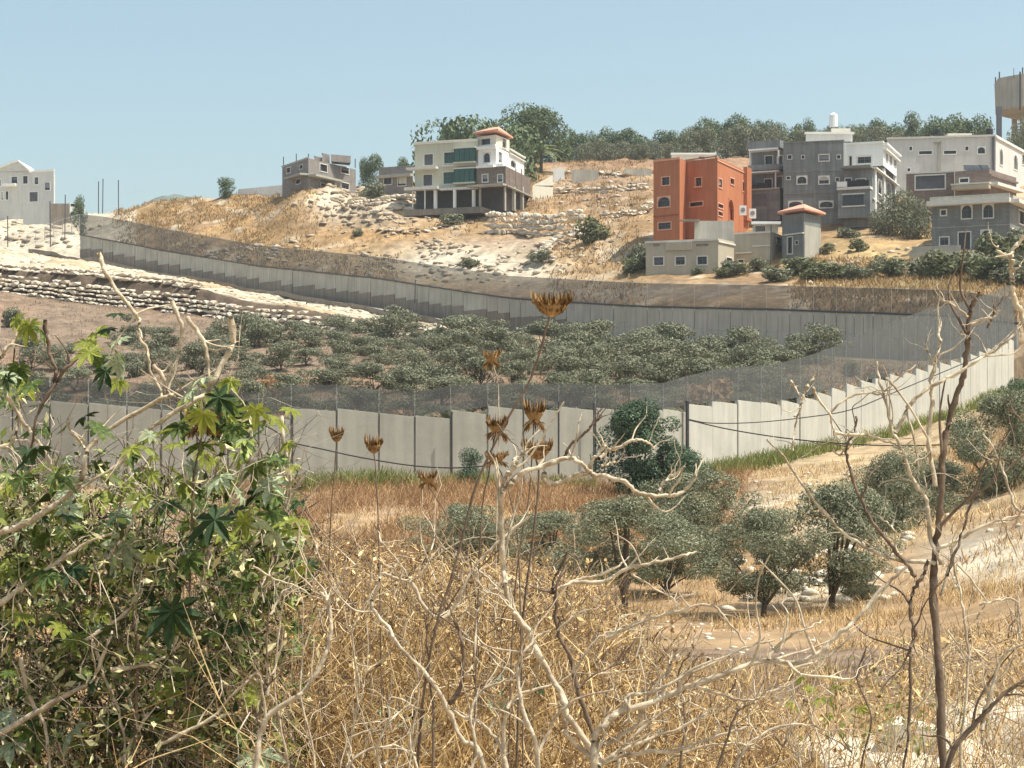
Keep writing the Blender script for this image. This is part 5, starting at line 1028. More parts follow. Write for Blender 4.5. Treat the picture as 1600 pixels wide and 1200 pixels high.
shrub('crooked brown and grey bare shrub left of centre with hooked tips', (740, 1310), 5.9, [
    (X('770,1400 757,1197 720,1153 700,1107 670,1057 627,1013 607,980 582,950 590,920 597,897 617,903 640,907 655,900'), .95), (X('640,908 643,913 667,953 690,967 713,943 733,900 747,880 783,843 827,807'), .8), (X('800,1400 790,1197 763,1143 733,1127 707,1110'), .9),
    (X('703,1100 720,1070 723,1013 716,985 710,967'), .9, 'twig_dark'), (X('747,890 762,905 777,920'), .5), (X('743,963 752,940 767,923 777,918'), .5), (X('743,967 740,1033 727,1053'), .55), (X('677,1400 677,1197 677,1120 667,1007 663,960'), .5, 'twig_dark'), (X('787,1400 787,1167 790,1120 807,1087 867,1067 900,1050'), .8),
    (X('700,1095 730,1080 775,1060 790,1040'), .4, 'twig_dark'), (X('600,1193 633,1173 667,1150 690,1130'), .5), (X('560,1210 540,1170 560,1145 600,1140'), .5), (X('590,830 600,850 625,880 640,905'), .4), (X('612,1140 607,1100 620,1090 660,1110'), .6)], r0=.0105)
shrub('pale curved bare stem sweeping up between the castor bush and the centre', (420, 1300), 6.0, [
    (X('380,1380 400,1200 417,1123 473,1080 507,1027 517,987 513,940 500,925'), 1.1), (X('513,940 530,915 540,890'), .5), (X('400,1130 412,1080 416,1010 417,950'), .5, 'twig_dark'), (X('417,1085 430,1040 445,1000'), .6), (X('425,960 440,930 470,925'), .5), (X('395,885 430,905 470,920 513,942'), .45), (X('460,890 500,930'), .3)], r0=.0105)
# right-hand shrub with the tall dark stem
shrub('tall bare shrub at right with one thick dark stem rising over the near wall', (1460, 1100), 6.4, [
    (X('1475,1360 1470,1100 1460,950 1460,900 1465,845 1470,792 1472,730 1480,675 1497,617 1510,580 1512,540 1514,525 1517,487 1524,470 1531,457'), 1.45, 'twig_dark'), (X('1512,497 1495,482 1475,467'), .55), (X('1517,507 1535,501 1550,495 1560,485'), .6), (X('1542,512 1550,495 1557,480 1572,460'), .4, 'twig_dark'), (X('1512,532 1507,525 1501,520'), .4),
    (X('1462,760 1452,697 1457,637 1457,600 1461,575 1457,565 1468,540 1467,525 1469,497'), .85), (X('1457,567 1452,552 1449,543'), .35), (X('1470,880 1460,855 1450,805 1445,777 1422,742 1412,710 1397,677 1384,630 1375,595 1370,565'), .8), (X('1400,676 1415,642 1435,617 1470,595 1500,580 1530,560 1560,545 1590,515'), .8), (X('1385,590 1392,600 1417,635 1445,685 1452,710 1458,740'), .5), (X('1417,640 1425,685 1440,730 1447,765'), .4),
    (X('1302,675 1330,680 1352,679 1375,687 1400,694'), .7), (X('1270,605 1277,620 1295,647 1302,675 1300,690'), .55), (X('1297,645 1320,625 1350,614 1377,615 1392,602 1407,587 1430,570'), .45), (X('1275,585 1262,602 1255,612 1252,628 1245,650 1237,690 1235,707'), .55), (X('1235,595 1244,610 1252,625'), .45),
    (X('1460,880 1440,878 1412,877 1380,867 1350,852 1317,830 1290,800 1262,765 1227,715 1200,687'), .75), (X('1430,900 1412,877 1390,850 1375,832 1355,805 1337,760 1324,712 1325,692 1335,675 1337,650'), .75, 'twig_dark'), (X('1300,702 1310,710 1322,711'), .4), (X('1462,858 1495,845 1527,826 1565,812 1600,806 1660,800'), .75),
    (X('1450,875 1440,900 1425,925 1420,960 1427,990 1418,1010 1417,1033 1417,1100 1413,1153 1407,1197 1400,1300'), .8, 'twig_dark'), (X('1470,930 1487,870 1484,850'), .5), (X('1510,1330 1500,1180 1513,1040 1503,960 1497,917 1487,860'), .6), (X('1480,1340 1470,1180 1460,1050 1450,980'), .5), (X('1403,866 1396,830 1385,815 1372,806'), .35)], r0=.0115)
shrub('slender bare shrub at the right edge with stems crossing the pale rocks', (1560, 1250), 6.1, [
    (X('1460,1380 1483,1193 1520,1137 1550,1103 1600,1063 1680,1010'), 1.2, 'twig_dark'), (X('1535,1140 1540,1107 1550,1067 1567,1023 1600,1003 1640,990'), .8), (X('1480,900 1510,825 1527,777 1570,740 1600,712 1640,690'), .6, 'twig_dark'), (X('1600,800 1585,792 1570,745 1555,705 1537,680'), .6), (X('1590,870 1560,800 1556,760'), .3), (X('1495,880 1540,935 1530,960 1527,985'), .4),
    (X('1530,945 1560,938 1590,940 1592,990'), .6), (X('1595,1000 1592,940'), .45), (X('1570,1320 1560,1220 1545,1170'), .7), (X('1600,660 1580,640 1575,620'), .35, 'twig_dark'), (X('1480,985 1500,1010 1520,1040'), .4)], r0=.0105)
shrub('thick crooked white branch coming in at the upper right edge', (1600, 640), 5.8, [
    (X('1660,760 1630,600 1600,493 1590,480 1583,455 1582,437 1580,415 1578,402 1580,395 1590,380 1602,366 1625,345'), 1.4), (X('1580,404 1568,397 1557,391 1560,384'), .8), (X('1585,425 1592,415'), .5)], r0=.0085, twigs=1)

shrub('low tangle of pale bare twigs at the bottom centre', (860, 1330), 5.6, [
    (X('850,1400 840,1180 815,1100 810,1040 835,1000 860,985'), .8), (X('840,1180 870,1120 905,1090 960,1075'), .6), (X('700,1330 720,1230 745,1180 735,1120 755,1080 800,1060'), .7), (X('960,1340 965,1200 990,1150 1040,1110 1075,1095'), .7), (X('1010,1330 1030,1210 1075,1175 1140,1160 1180,1170'), .6), (X('1060,1330 1062,1200 1070,1120 1060,1060 1080,1020'), .5, 'twig_dark'),
    (X('600,1330 610,1240 590,1180 605,1130 640,1100'), .6), (X('520,1330 530,1230 560,1180 610,1165 650,1180'), .6), (X('660,1330 655,1220 640,1160 650,1110'), .5), (X('800,953 780,930 760,925 745,905'), .4), (X('893,1050 930,1000 960,985 1000,985'), .45), (X('1130,1330 1150,1200 1185,1150 1240,1130 1290,1140'), .6), (X('1240,1330 1250,1200 1230,1150 1250,1110'), .5)], r0=.0105, twigs=6)
shrub('fan of fine bare twigs between the castor bush and the hooked shrub', (560, 1300), 6.3, [
    (X('500,1340 490,1180 470,1090 480,1000 520,930'), .6), (X('540,1340 545,1180 560,1080 550,990 575,930 580,880'), .6), (X('600,1340 590,1190 560,1100 555,1040'), .5), (X('455,1340 450,1190 430,1080 440,960 455,900'), .55), (X('640,1340 640,1180 655,1080 640,1010 600,980'), .5), (X('570,1050 610,1020 640,960 650,930'), .4), (X('480,820 500,870 530,930 545,990'), .35), (X('660,800 690,850 720,880'), .35), (X('690,860 740,840 790,845'), .35)], r0=.0085, twigs=7)
shrub('thin brown bare twigs in front of the pale rocks at lower right', (1380, 1310), 6.6, [
    (X('1340,1340 1345,1200 1360,1120 1340,1060 1355,1010'), .6, 'twig_dark'), (X('1385,1340 1380,1220 1405,1140 1450,1080 1460,1030'), .6), (X('1300,1340 1290,1210 1270,1130 1235,1090'), .6), (X('1440,1340 1445,1200 1480,1120 1475,1040'), .55), (X('1530,1340 1520,1230 1490,1150 1500,1080 1530,1040'), .55), (X('1420,1110 1460,1090 1500,1100'), .4), (X('1590,1330 1580,1200 1600,1130'), .5)], r0=.0085, twigs=7)

# thistles
def thistle(label, px, row, w_, h_, D, stem, style='cup', dark=True):
    t = thing('thistle', label, 'dried thistle', P(stem[-1][0], stem[-1][1], D)); s_ = D / FPX
    b = MB(t.location); q = [P(a, c, D) for a, c in stem]; b.tube(smooth_path(q, 4), np.linspace(.0018 if w_ < 40 else .0035, .0028 if w_ < 40 else .0045, (len(q) - 1) * 4 + 1), 6); b.build('stem', M['twig_dark' if dark else 'twig'], t, smooth=True)
    c = np.array(P(px, row, D)); W, H = w_ * s_ / 2, h_ * s_; b = MB(t.location)
    base = c - (0, 0, H * .5)
    b.tube([base, base + (0, 0, H * .12), base + (0, 0, H * .36), base + (0, 0, H * .62)], [W * .1, W * .5, W * .82, W * .75], 12); b.build('seed_head', M['thistle'], t)
    b = MB(t.location)
    nsp = 300 if style == 'cup' else 190
    for k in range(nsp):
        a = rf.uniform(0, 6.28); lv = rf.uniform(.05, 1); d = np.array([math.cos(a), math.sin(a), 0]); s0 = base + d * W * (.2 + .62 * lv) + (0, 0, H * .45 * lv)
        op = rf.uniform(.25, .55); tip = base + d * W * (.6 + .6 * lv * rf.uniform(.4, 1.1)) + (0, 0, H * (.25 + .75 * lv * rf.uniform(.55, 1.15)))
        if style == 'burst' and lv < .4: tip = base + d * W * rf.uniform(.9, 1.3) + (0, 0, -H * rf.uniform(0, .5))
        midp = (s0 + tip) / 2 + d * W * .18; sd = np.array([-d[1], d[0], 0]) * W * .028
        b.add([s0 - sd, s0 + sd, midp + sd * .8, tip, midp - sd * .8], [(0, 1, 2, 3, 4)])
    b.build('spines', M['thistle'], t)
    if style == 'cup':
        b = MB(t.location)
        for k in range(60):
            a = rf.uniform(0, 6.28); r_ = rf.uniform(0, .6) * W; o = base + (math.cos(a) * r_, math.sin(a) * r_, H * .42); e = o + (math.cos(a) * r_ * .5 + rf.normal() * W * .05, math.sin(a) * r_ * .5, H * rf.uniform(.25, .5)); sd = np.array([W * .03, 0, 0]); b.add([o - sd, o + sd, e], [(0, 1, 2)])
        b.build('bristles', M['dry'], t)
    return t
thistle('tallest dried thistle, a wide open golden cup high over the far wall', 862, 474, 58, 42, 5.9, X('860,490 856,505 830,590 790,660 745,755 720,850 700,920 685,965 660,1100 640,1400'))
thistle('dark brown dried thistle head in front of the wall, upper of the right pair', 835, 641, 34, 40, 6.3, X('834,660 832,700 826,780 812,860 800,1000 790,1400'), 'burst')
thistle('rusty open dried thistle head, lower of the right pair', 840, 701, 44, 36, 6.3, X('838,718 842,750 832,850 815,1000 800,1400'))
thistle('spiky burst dried thistle leaning on the tall stem', 777, 662, 34, 34, 6.2, X('775,678 768,705 764,740 750,850 735,1400'), 'burst')
thistle('small flat dried thistle head below the spiky burst one', 775, 713, 34, 20, 6.2, X('772,722 786,745 800,790 812,900 820,1400'), 'burst')
thistle('pale round seed umbel on a thin white stem above the wall', 768, 555, 26, 26, 7.5, X('770,568 778,600 779,640 779,700 776,800 770,1300'), 'burst', False)
thistle('small dried thistle at left on the near wall, left of two', 526, 678, 22, 26, 7.0, X('526,690 524,715 522,748 515,850 500,1300'))
thistle('heart shaped dried thistle at left on the near wall, right of two', 584, 693, 28, 32, 6.8, X('584,708 587,730 588,760 592,850 600,1300'))
thistle('dried thistle head leaning at the foot of the near wall', 668, 745, 28, 24, 7.2, X('666,756 680,775 700,810 740,900 760,1300'), 'burst')
thistle('rusty dried flower cluster inside the castor bush', 318, 653, 52, 36, 7.0, X('318,668 312,700 300,800 290,1300'), 'burst')

# castor bush at left
def castor_mesh(seed, lobes=8, fold=.25):
    r = np.random.default_rng(seed); V = [(0, 0, 0)]; F = []; span = math.radians(150); an = np.linspace(-span, span, lobes)
    ring = []
    for k, a in enumerate(an):
        ln = (1.0 - .38 * (abs(a) / span) ** 1.5) * r.uniform(.88, 1.1); wd = .21 * ln
        va = a - (an[1] - an[0]) / 2; 
        if k == 0: ring.append((.2 * math.sin(va), .2 * math.cos(va), 0))
        for f, o in ((.44, -.8), (.64, -.95), (.84, -.5), (1.0, 0), (.82, .55), (.62, 1.0), (.44, .75)):
            x = ln * f; y = wd * o * (1 - .2 * f); ring.append((x * math.sin(a) + y * math.cos(a), x * math.cos(a) - y * math.sin(a), -fold * x * x * .9 + abs(o) * .05))
        va = a + (an[1] - an[0]) / 2; ring.append((.36 * math.sin(va), .36 * math.cos(va), .02))
    V += ring; n = len(ring)
    F = [(0, k, k + 1) for k in range(1, n)]
    m = 0
    return mesh('leaf', [tuple(v) for v in V], F)
CL = {k: [castor_mesh(s, lobes=[8, 7, 9, 8][s % 4], fold=[.2, .4, .55, .3][s % 4]) for s in range(4)] for k in ('castor', 'castor_dark', 'castor_yellow', 'castor_pale')}
for k, v_ in CL.items():
    for me in v_: me.materials.append(M[k])
from mathutils import Matrix
def leaf(root, px, row, D, size, m_='castor', hang_=.4, face=None, lab=None):
    me = CL[m_][int(rf.integers(4))]; o = bpy.data.objects.new('leaf', me); COL.objects.link(o); o.parent = root
    c = Vector(P(px, row, D)); s_ = size * D / FPX * .62
    az = rf.uniform(0, 6.28) if face is None else face
    d = Vector((math.cos(az), math.sin(az) * .8 - .3, -hang_)).normalized()       # the direction the middle lobe points
    up = Vector((rf.normal() * .35, rf.normal() * .35 - .35, 1)); x = d.cross(up).normalized(); z = x.cross(d).normalized()
    o.matrix_local = Matrix.Translation(c - root.location) @ Matrix((x, d, z)).transposed().to_4x4() @ Matrix.Scale(s_, 4)
    return o
cb = thing('castor_bush', 'big leafy castor bean bush filling the left foreground, tangled with pale bare branches', 'shrub', P(200, 1330, 7.2))
EB = [X('-20,838 35,821 73,798 117,766 131,745 137,705 157,681 190,658 251,623 271,617 286,602'), X('155,395 165,425 185,455 204,480 217,500 216,521 230,547 236,579 254,620'), X('239,570 257,597 254,617'), X('268,470 283,506 281,532 276,560 262,610'), X('292,497 315,527 324,556 327,597 324,614'),
      X('359,497 363,535 350,562 330,602 318,620 277,643 242,667 222,684 190,720 157,744 117,770'), X('70,500 72,530 76,553 87,576 87,594 64,637'), X('130,545 120,559 96,588 85,608 64,643 50,700'), X('0,559 12,543 26,527 32,515'), X('9,614 29,649 52,681 70,706 80,760'), X('108,655 111,672 134,702'), X('-20,955 0,943 40,913 87,880 133,850 177,833'), X('90,1010 133,1000 180,970 207,947 220,920'),
      X('-20,1160 0,1147 67,1107 110,1083 147,1060 170,1007 178,985'), X('173,1047 233,1037 267,1020 287,997'), X('140,1000 147,1013 160,1060 180,1100 192,1153 198,1200'), X('33,1027 43,1087 67,1133 77,1200 80,1350'), X('163,900 167,873 187,847 213,800'), X('208,930 210,953 217,1013 213,1090 210,1200'), X('180,1260 187,1197 213,1147 230,1113'), X('243,1167 290,1143 333,1120 367,1083 400,1050'), X('-10,700 20,690 30,640'),
      X('300,1330 310,1150 300,1000 330,850 380,740 410,690'), X('200,1400 190,1200 120,1000 70,850 60,740'), X('250,1400 260,1200 270,1000 250,850 240,720'), X('100,1400 90,1150 30,950 -20,800'), X('420,1380 400,1150 410,950 440,820 455,700'), X('350,880 400,850 450,790 475,740'), X('440,650 445,700 455,760 440,830')]
for k, q in enumerate(EB): limb(cb, q, 6.9 if k < 22 else 7.5, .0125 if k in (0, 5, 11, 13) else .0085, .0045, 'twig' if k not in (6, 7, 18, 23) else 'twig_dark', twigs=3)
HL = [(270, 955, 100, 'castor_dark', 1.3), (240, 935, 60, 'castor_dark', .8), (150, 668, 62, 'castor', .2), (133, 650, 50, 'castor_dark', .1), (335, 812, 88, 'castor_dark', .5), (310, 830, 60, 'castor_dark', .9), (365, 800, 60, 'castor_dark', .3), (420, 800, 80, 'castor', .2), (425, 830, 90, 'castor_pale', .3), (430, 775, 60, 'castor', .3), (60, 700, 60, 'castor_dark', .3), (45, 720, 55, 'castor_dark', .8), (90, 745, 60, 'castor', .4), (108, 770, 58, 'castor_pale', .2), (195, 850, 80, 'castor_pale', .7),
      (45, 508, 55, 'castor_yellow', .9), (25, 500, 40, 'castor_yellow', .5), (62, 515, 40, 'castor', .9), (10, 585, 60, 'castor_pale', .3), (30, 575, 50, 'castor', .7), (50, 600, 50, 'castor', .6), (8, 605, 50, 'castor_pale', .8), (150, 520, 65, 'castor_yellow', 1.0), (140, 550, 55, 'castor_yellow', 1.0), (170, 515, 40, 'castor_dark', .4), (182, 490, 36, 'castor_dark', .2), (178, 545, 50, 'castor', .6), (185, 565, 50, 'castor_pale', 1.0), (165, 580, 55, 'castor_dark', 1.1), (185, 595, 40, 'castor_yellow', .9), (155, 565, 50, 'castor', .9), (135, 535, 45, 'castor_yellow', .8), (190, 530, 40, 'castor_pale', .6),
      (320, 590, 50, 'castor_pale', .2), (300, 610, 46, 'castor_pale', .5), (360, 595, 46, 'castor_yellow', .6), (400, 640, 56, 'castor_yellow', .5), (430, 655, 46, 'castor_yellow', .4), (350, 625, 50, 'castor', .5), (280, 665, 56, 'castor', .4), (378, 690, 50, 'castor', .8), (300, 730, 50, 'castor_pale', .6), (400, 730, 60, 'castor', .5), (455, 640, 40, 'castor_yellow', .4), (20, 1160, 90, 'castor_pale', .4), (50, 1140, 80, 'castor', .5), (10, 1120, 80, 'castor_pale', .4), (115, 1140, 70, 'castor_pale', .8), (400, 1180, 90, 'castor_pale', .5), (375, 1150, 60, 'castor', .5), (100, 980, 70, 'castor_dark', .5), (115, 1000, 60, 'castor', .6), (75, 900, 50, 'castor', .6), (370, 850, 60, 'castor_yellow', .4), (385, 910, 60, 'castor', .9), (225, 780, 50, 'castor_yellow', .5), (205, 700, 46, 'castor_yellow', .5)]
for px, row, sz, m_, hg in HL: leaf(cb, px, row, 6.9 + rf.uniform(-.25, .2), sz, m_, hg)
ncl = 0
topx, topr = [-60, 0, 60, 110, 150, 200, 240, 290, 340, 400, 440, 470, 490], [560, 560, 600, 660, 690, 690, 670, 620, 600, 640, 650, 700, 850]
while ncl < 230:
    px = rf.uniform(-40, 485); row = rf.uniform(560, 1250); tp = np.interp(px, topx, topr)
    if row < tp + 5 or (row > 900 and rf.random() < .72) or (px < 230 and 640 < row < 730 and rf.random() < .5): continue
    m_ = rf.choice(['castor', 'castor', 'castor_dark', 'castor_yellow', 'castor_pale', 'castor_yellow', 'castor_yellow'], p=None)
    leaf(cb, px, row, rf.uniform(6.7, 8.2), rf.uniform(26, 66), str(m_), rf.uniform(.1, 1.1)); ncl += 1
def leaf_mass(n, seed):
    r = np.random.default_rng(seed); VV, FF, off = [], [], 0
    tm = [(np.array([v.co[:] for v in me.vertices]), [tuple(p.vertices) for p in me.polygons]) for me in CL['castor']]
    fn = inbush()
    for _ in range(n):
        px, row = fn(r)
        if row > 1000 and r.random() < .5: continue
        v, f = tm[r.integers(4)]; a, bt, g = r.uniform(0, 6.28), r.uniform(-.9, .9), r.uniform(-.9, .9)
        m_ = np.array(Matrix.Rotation(a, 3, 'Z') @ Matrix.Rotation(bt, 3, 'X') @ Matrix.Rotation(g, 3, 'Y')); D = r.uniform(6.9, 8.6)
        VV.append(v @ m_.T * (r.uniform(20, 46) * D / FPX * .62) + np.array(P(px, row, D)) - np.array(cb.location)); FF += [tuple(q + off for q in t_) for t_ in f]; off += len(v)
    return put('leaf_mass', mesh('leaf_mass', np.vstack(VV), np.array(FF)), M['leaf_mix'], cb, kind='stuff')
# the mass of small dry and green leaves and seed cases inside the bush
def clutter(name, n, fn, Dr, ls, mat_, root, seed, asp=.35):
    r = np.random.default_rng(seed); out = []
    while len(out) < n:
        px, row = fn(r); D = r.uniform(*Dr); out.append(P(px, row, D))
    c = np.array(out) - np.array(root.location); nrm = r.normal(size=(n, 3)) + (0, -.4, .5); nrm /= np.linalg.norm(nrm, axis=1)[:, None]; t_ = np.cross(nrm, r.normal(size=(n, 3))); t_ /= np.linalg.norm(t_, axis=1)[:, None]; s_ = np.cross(nrm, t_)
    a = (ls * r.uniform(.5, 1.6, n))[:, None]; b_ = a * asp * r.uniform(.6, 1.3, n)[:, None]; dr = nrm * a * r.uniform(-.4, .4, n)[:, None]
    V = np.stack([c - t_ * a, c - s_ * b_ + dr, c + t_ * a, c + s_ * b_ + dr], 1).reshape(-1, 3)
    return put(name, mesh(name, V, np.arange(n * 4).reshape(-1, 4)), M[mat_], root, kind='stuff')
def inbush(lo=0):
    def fn(r):
        while True:
            px = r.uniform(-80, 500); row = r.uniform(560, 1400); tp = np.interp(px, topx, topr) + 15
            if px < 250 and 625 < row < 730 and r.random() < .8: continue
            if row > tp and (row > tp + 130 or r.random() < .42) and vnoise(np.array([px / 38.]), np.array([row / 38.]), 8)[0] > (.38 if row < 850 else .2) and (px < 430 or r.random() < (500 - px) / 70): return px, row
    return fn
leaf_mass(950, 50)
clutter('small_leaves', 11000, inbush(), (6.8, 9.2), .021, 'clutter', cb, 51)
clutter('green_leaves', 5000, lambda r: (lambda q: q if q[1] < 930 or r.random() < .45 else inbush()(r))(inbush()(r)), (6.9, 9.0), .028, 'bushgreen', cb, 52)
def crooked(name, n, fn, Dr, lr, rad, mat_, root, seed, up=.6, kink=.5, seg=5, up2=.05):
    """many thin crooked stems, three-sided"""
    r = np.random.default_rng(seed); c = np.array([P(*fn(r), r.uniform(*Dr)) for _ in range(n)]); ln = r.uniform(*lr, n)[:, None]; d = r.normal(size=(n, 3)) * (1, .5, .6) + (0, 0, up); rr_ = rad * r.uniform(.5, 1.5, n)[:, None]
    pts = [c]
    for k in range(seg): d = d / np.linalg.norm(d, axis=1)[:, None]; pts.append(pts[-1] + d * ln / seg); d = d + r.normal(size=(n, 3)) * kink + (0, 0, up2)
    V = []
    for k, p in enumerate(pts):
        for a in range(3):
            an = a * 2.094; V.append(p + rr_ * (1 - .75 * k / seg) * np.array([math.cos(an), math.sin(an) * .8, math.sin(an) * .35]))
    m_ = 3 * (seg + 1); V = np.stack(V, 1).reshape(-1, 3); i0 = np.arange(n) * m_; F = []
    for k in range(seg):
        for a in range(3): F.append(np.stack([i0 + 3 * k + a, i0 + 3 * k + (a + 1) % 3, i0 + 3 * k + 3 + (a + 1) % 3, i0 + 3 * k + 3 + a], -1))
    org = np.array(root.location) if root else 0
    return put(name, mesh(name, V - org, np.concatenate(F)), M[mat_], root, kind='stuff')
crooked('thin_twigs', 1900, inbush(), (6.8, 9), (.12, .5), .0032, 'twig', cb, 53)
crooked('dark_twigs', 3600, inbush(), (7.4, 9.4), (.15, .5), .0042, 'twig_dark', cb, 54)
# dry stalks over the whole foreground
def stalks(name, n, pr, dr, rowf, mat_, seed, rad=.0022, lean=.22, kink=.22, seg=6, heads=0):
    r = np.random.default_rng(seed); px = r.uniform(*pr, n); D = r.uniform(*dr, n); top = np.interp(px, *rowf) + np.abs(r.normal(size=n)) * 110
    z0 = np.interp(D, [1.5, 12, 20, 32], [-1.55, -2.0, -2.75, -3.4]) - .1; zt = (HZ - top) / FPX * D; h = zt - z0; k = (h > .12) & ~((px > 1225) & (D < 13.5) & (r.random(n) < .8)); px, D, z0, h = px[k], D[k], z0[k], h[k]; n = len(px)
    c = np.stack([(px - 800) / FPX * D, D, z0], -1); d = np.concatenate([r.normal(size=(n, 2)) * lean, np.ones((n, 1))], 1); rr_ = rad * r.uniform(.5, 1.6, n)[:, None]; pts = [c]; h = h[:, None]
    for q in range(seg): d = d / np.linalg.norm(d, axis=1)[:, None]; pts.append(pts[-1] + d * h / seg * 1.05); d = d + r.normal(size=(n, 3)) * (kink * (0.4 + q / seg)) * (1, 1, .3)
    V = []
    # side shoots leave each stalk at a middle joint
    for q, p in enumerate(pts):
        for a in range(3):
            an = a * 2.094; V.append(p + rr_ * (1.15 - .75 * q / seg) * np.array([math.cos(an), math.sin(an), .2 * math.sin(an)]))
    m_ = 3 * (seg + 1); VV = np.stack(V, 1).reshape(-1, 3); i0 = np.arange(n) * m_; F = []
    for q in range(seg):
        for a in range(3): F.append(np.stack([i0 + 3 * q + a, i0 + 3 * q + (a + 1) % 3, i0 + 3 * q + 3 + (a + 1) % 3, i0 + 3 * q + 3 + a], -1))
    F = np.concatenate(F); Vs = [VV]; Fs = [F]; off = len(VV)
    for sh in range(3):
        q = r.integers(2, seg, n); st_ = np.stack(pts, 1)[np.arange(n), q]; dd = r.normal(size=(n, 3)) * (1, .8, .3) + (0, 0, .9); dd /= np.linalg.norm(dd, axis=1)[:, None]; l_ = h * r.uniform(.08, .26, n)[:, None]
        m1 = st_ + dd * l_ * .5; dd2 = dd + r.normal(size=(n, 3)) * .5; m2 = m1 + dd2 * l_ * .5; sd = np.cross(dd, (0, 1, 0)); sd /= np.linalg.norm(sd, axis=1)[:, None] + 1e-6; sd *= rr_ * .8
        v = np.stack([st_ - sd, st_ + sd, m1 + sd * .8, m1 - sd * .8, m2 + sd * .4, m2 - sd * .4], 1).reshape(-1, 3); i6 = np.arange(n) * 6 + off
        Vs.append(v); Fs += [np.stack([i6, i6 + 1, i6 + 2, i6 + 3], -1), np.stack([i6 + 3, i6 + 2, i6 + 4, i6 + 5], -1)]; off += len(v)
    if heads:
        kk = r.random(n) < heads; e = pts[-1][kk]; m = len(e)
        for s_ in range(5):
            dd = r.normal(size=(m, 3)); dd[:, 2] = np.abs(dd[:, 2]); dd /= np.linalg.norm(dd, axis=1)[:, None]; sd = np.cross(dd, r.normal(size=(m, 3))); sd /= np.linalg.norm(sd, axis=1)[:, None]; l_ = r.uniform(.008, .022, m)[:, None]
            v = np.stack([e, e + dd * l_ * .6 + sd * l_ * .4, e + dd * l_ * 1.2, e + dd * l_ * .6 - sd * l_ * .4], 1).reshape(-1, 3); i4 = np.arange(m) * 4 + off; Vs.append(v); Fs.append(np.stack([i4, i4 + 1, i4 + 2, i4 + 3], -1)); off += len(v)
    return put(name, mesh(name, np.vstack(Vs), np.concatenate(Fs)), M[mat_], kind='stuff')
rowA = ([-100, 400, 470, 560, 700, 850, 950, 1080, 1200, 1300, 1400, 1500, 1700], [1120, 1060, 800, 830, 840, 850, 920, 1040, 1080, 1060, 990, 970, 960])
stalks('dry_stalks', 3600, (-120, 1720), (7.0, 13), rowA, 'dry', 61, rad=.0021, heads=.5, kink=.4)
stalks('dry_stalks', 1500, (-120, 1000), (6.6, 9), (rowA[0], [r + 60 for r in rowA[1]]), 'dry', 62, rad=.0024, kink=.7, heads=.3)
stalks('dark_stalks', 500, (-120, 1720), (6.5, 11), (rowA[0], [r + 20 for r in rowA[1]]), 'twig_dark', 63, rad=.0024, kink=.2)
stalks('rusty_stalks', 2000, (400, 1700), (8, 13), (rowA[0], [r + 30 for r in rowA[1]]), 'rust', 64, rad=.0028, kink=.3, heads=.6)
stalks('dry_stalks', 2200, (-300, 1900), (12, 22), ([-300, 400, 470, 900, 1000, 1300, 1500, 1900], [1000, 940, 860, 860, 1000, 1050, 1010, 1000]), 'dry', 65, rad=.0034, heads=.5)
tl = thing('x', 'x', 'x') if False else None
def lowf(r):
    while True:
        px = r.uniform(380, 1650); row = r.uniform(800, 1260); tp = np.interp(px, *rowA)
        if px > 1225 and row > 1105 and r.random() < .9: continue
        if row > tp + 20: return px, row
crooked('curled_stems', 4200, lowf, (6.6, 12), (.05, .3), .0026, 'dry', None, 66, up=.2, kink=.75, up2=0)
crooked('pale_twigs', 450, lowf, (6.4, 10), (.12, .45), .0034, 'twig', None, 71, up=.5, kink=.45)
crooked('brown_stems', 2400, lowf, (7, 12), (.08, .35), .003, 'twig_dark', None, 67, up=.3, kink=.5, up2=0)
o0 = bpy.data.objects.new('anchor', None)
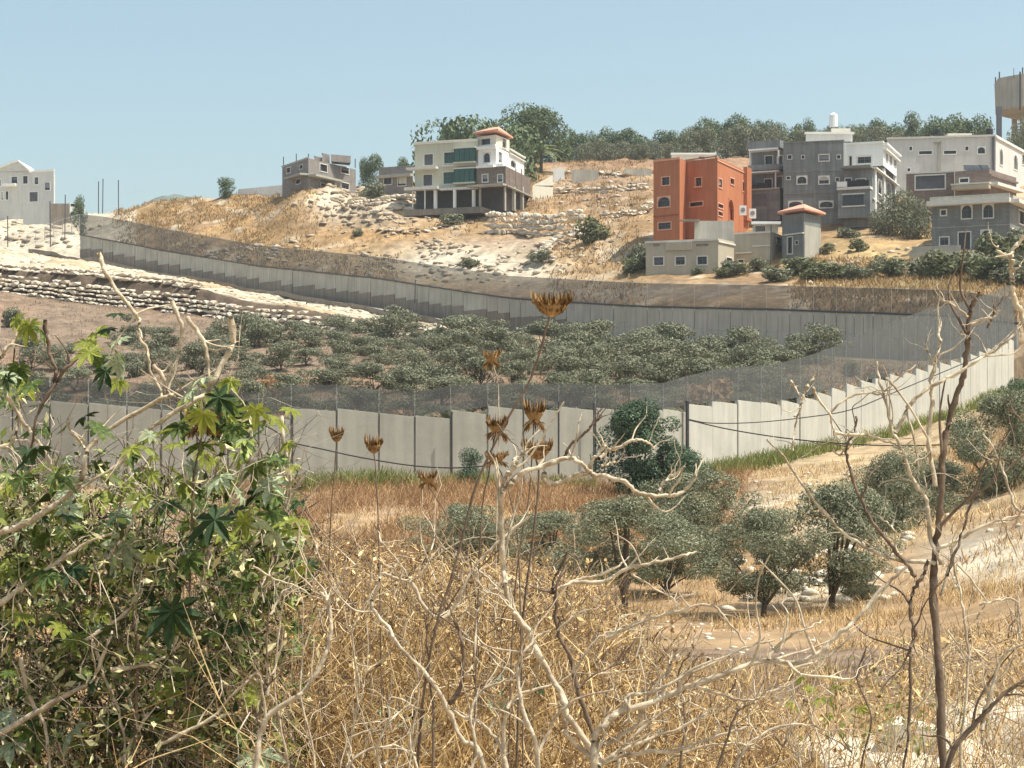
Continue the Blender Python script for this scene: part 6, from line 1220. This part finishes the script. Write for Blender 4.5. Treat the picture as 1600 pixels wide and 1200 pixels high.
def mkleaf(name, n, fn, Dr, ls, m_, seed):
    class Z: location = (0, 0, 0)
    r = np.random.default_rng(seed); c = np.array([P(*fn(r), r.uniform(*Dr)) for _ in range(n)]); nrm = r.normal(size=(n, 3)) + (0, -.3, .5); nrm /= np.linalg.norm(nrm, axis=1)[:, None]; t_ = np.cross(nrm, r.normal(size=(n, 3))); t_ /= np.linalg.norm(t_, axis=1)[:, None]; s_ = np.cross(nrm, t_)
    a = (ls * r.uniform(.5, 1.6, n))[:, None]; b_ = a * .4
    return put(name, mesh(name, np.stack([c - t_ * a, c - s_ * b_, c + t_ * a, c + s_ * b_], 1).reshape(-1, 3), np.arange(n * 4).reshape(-1, 4)), M[m_], kind='stuff')
mkleaf('dry_leaves', 11000, lowf, (6.8, 12), .011, 'dry', 68)
mkleaf('green_sprigs', 500, lambda r: (r.normal(1380, 70), r.normal(1120, 45)), (8, 11), .016, 'weed', 69)
# small grey-green castor seedlings among the dry stalks
for px, row, D, lb in ((620, 1095, 7.2, 'small silvery castor seedling low among dry stalks left of centre'), (800, 1090, 7.0, 'small dark and pale castor seedling beside the forked grey branch'), (1290, 1090, 8.5, 'small yellow green weed left of the pale rocks')):
    t = thing('castor_seedling', lb, 'seedling', P(px, row + 150, D)); b = MB(t.location); b.tube(smooth_path([P(px, row + 260, D), P(px + 6, row + 80, D), P(px, row, D)], 3), .004, 5); b.build('stem', M['twig'], t)
    for k in range(9): leaf(t, px + rf.normal() * 26, row + rf.normal() * 20, D + rf.normal() * .06, rf.uniform(18, 36), ['castor_pale', 'castor_pale', 'castor_dark'][k % 3] if px < 1200 else 'castor_yellow', rf.uniform(.2, 1))
# the same dry growth goes on to both sides of the view
for k, (p0, p1) in enumerate(((-1700, -120), (1720, 3300))): stalks('dry_stalks', 2600, (p0, p1), (6.5, 15), ([p0, p1], [1010, 1010]), 'dry', 80 + k, rad=.0024, heads=.4, kink=.4)
# ------------------------------------------------------------------ thin summer haze
hm = bpy.data.materials.new('haze'); hm.use_nodes = True; hn = hm.node_tree.nodes; hn.remove(hn['Principled BSDF'])
pv = hn.new('ShaderNodeVolumePrincipled'); pv.inputs['Color'].default_value = (.86, .92, 1, 1); pv.inputs['Density'].default_value = .00017; pv.inputs['Anisotropy'].default_value = .2
hm.node_tree.links.new(pv.outputs[0], hn['Material Output'].inputs['Volume'])
b = MB(); b.box(-16500, 16500, -320, 12100, -70, 230); b.build('haze', hm, kind='stuff')
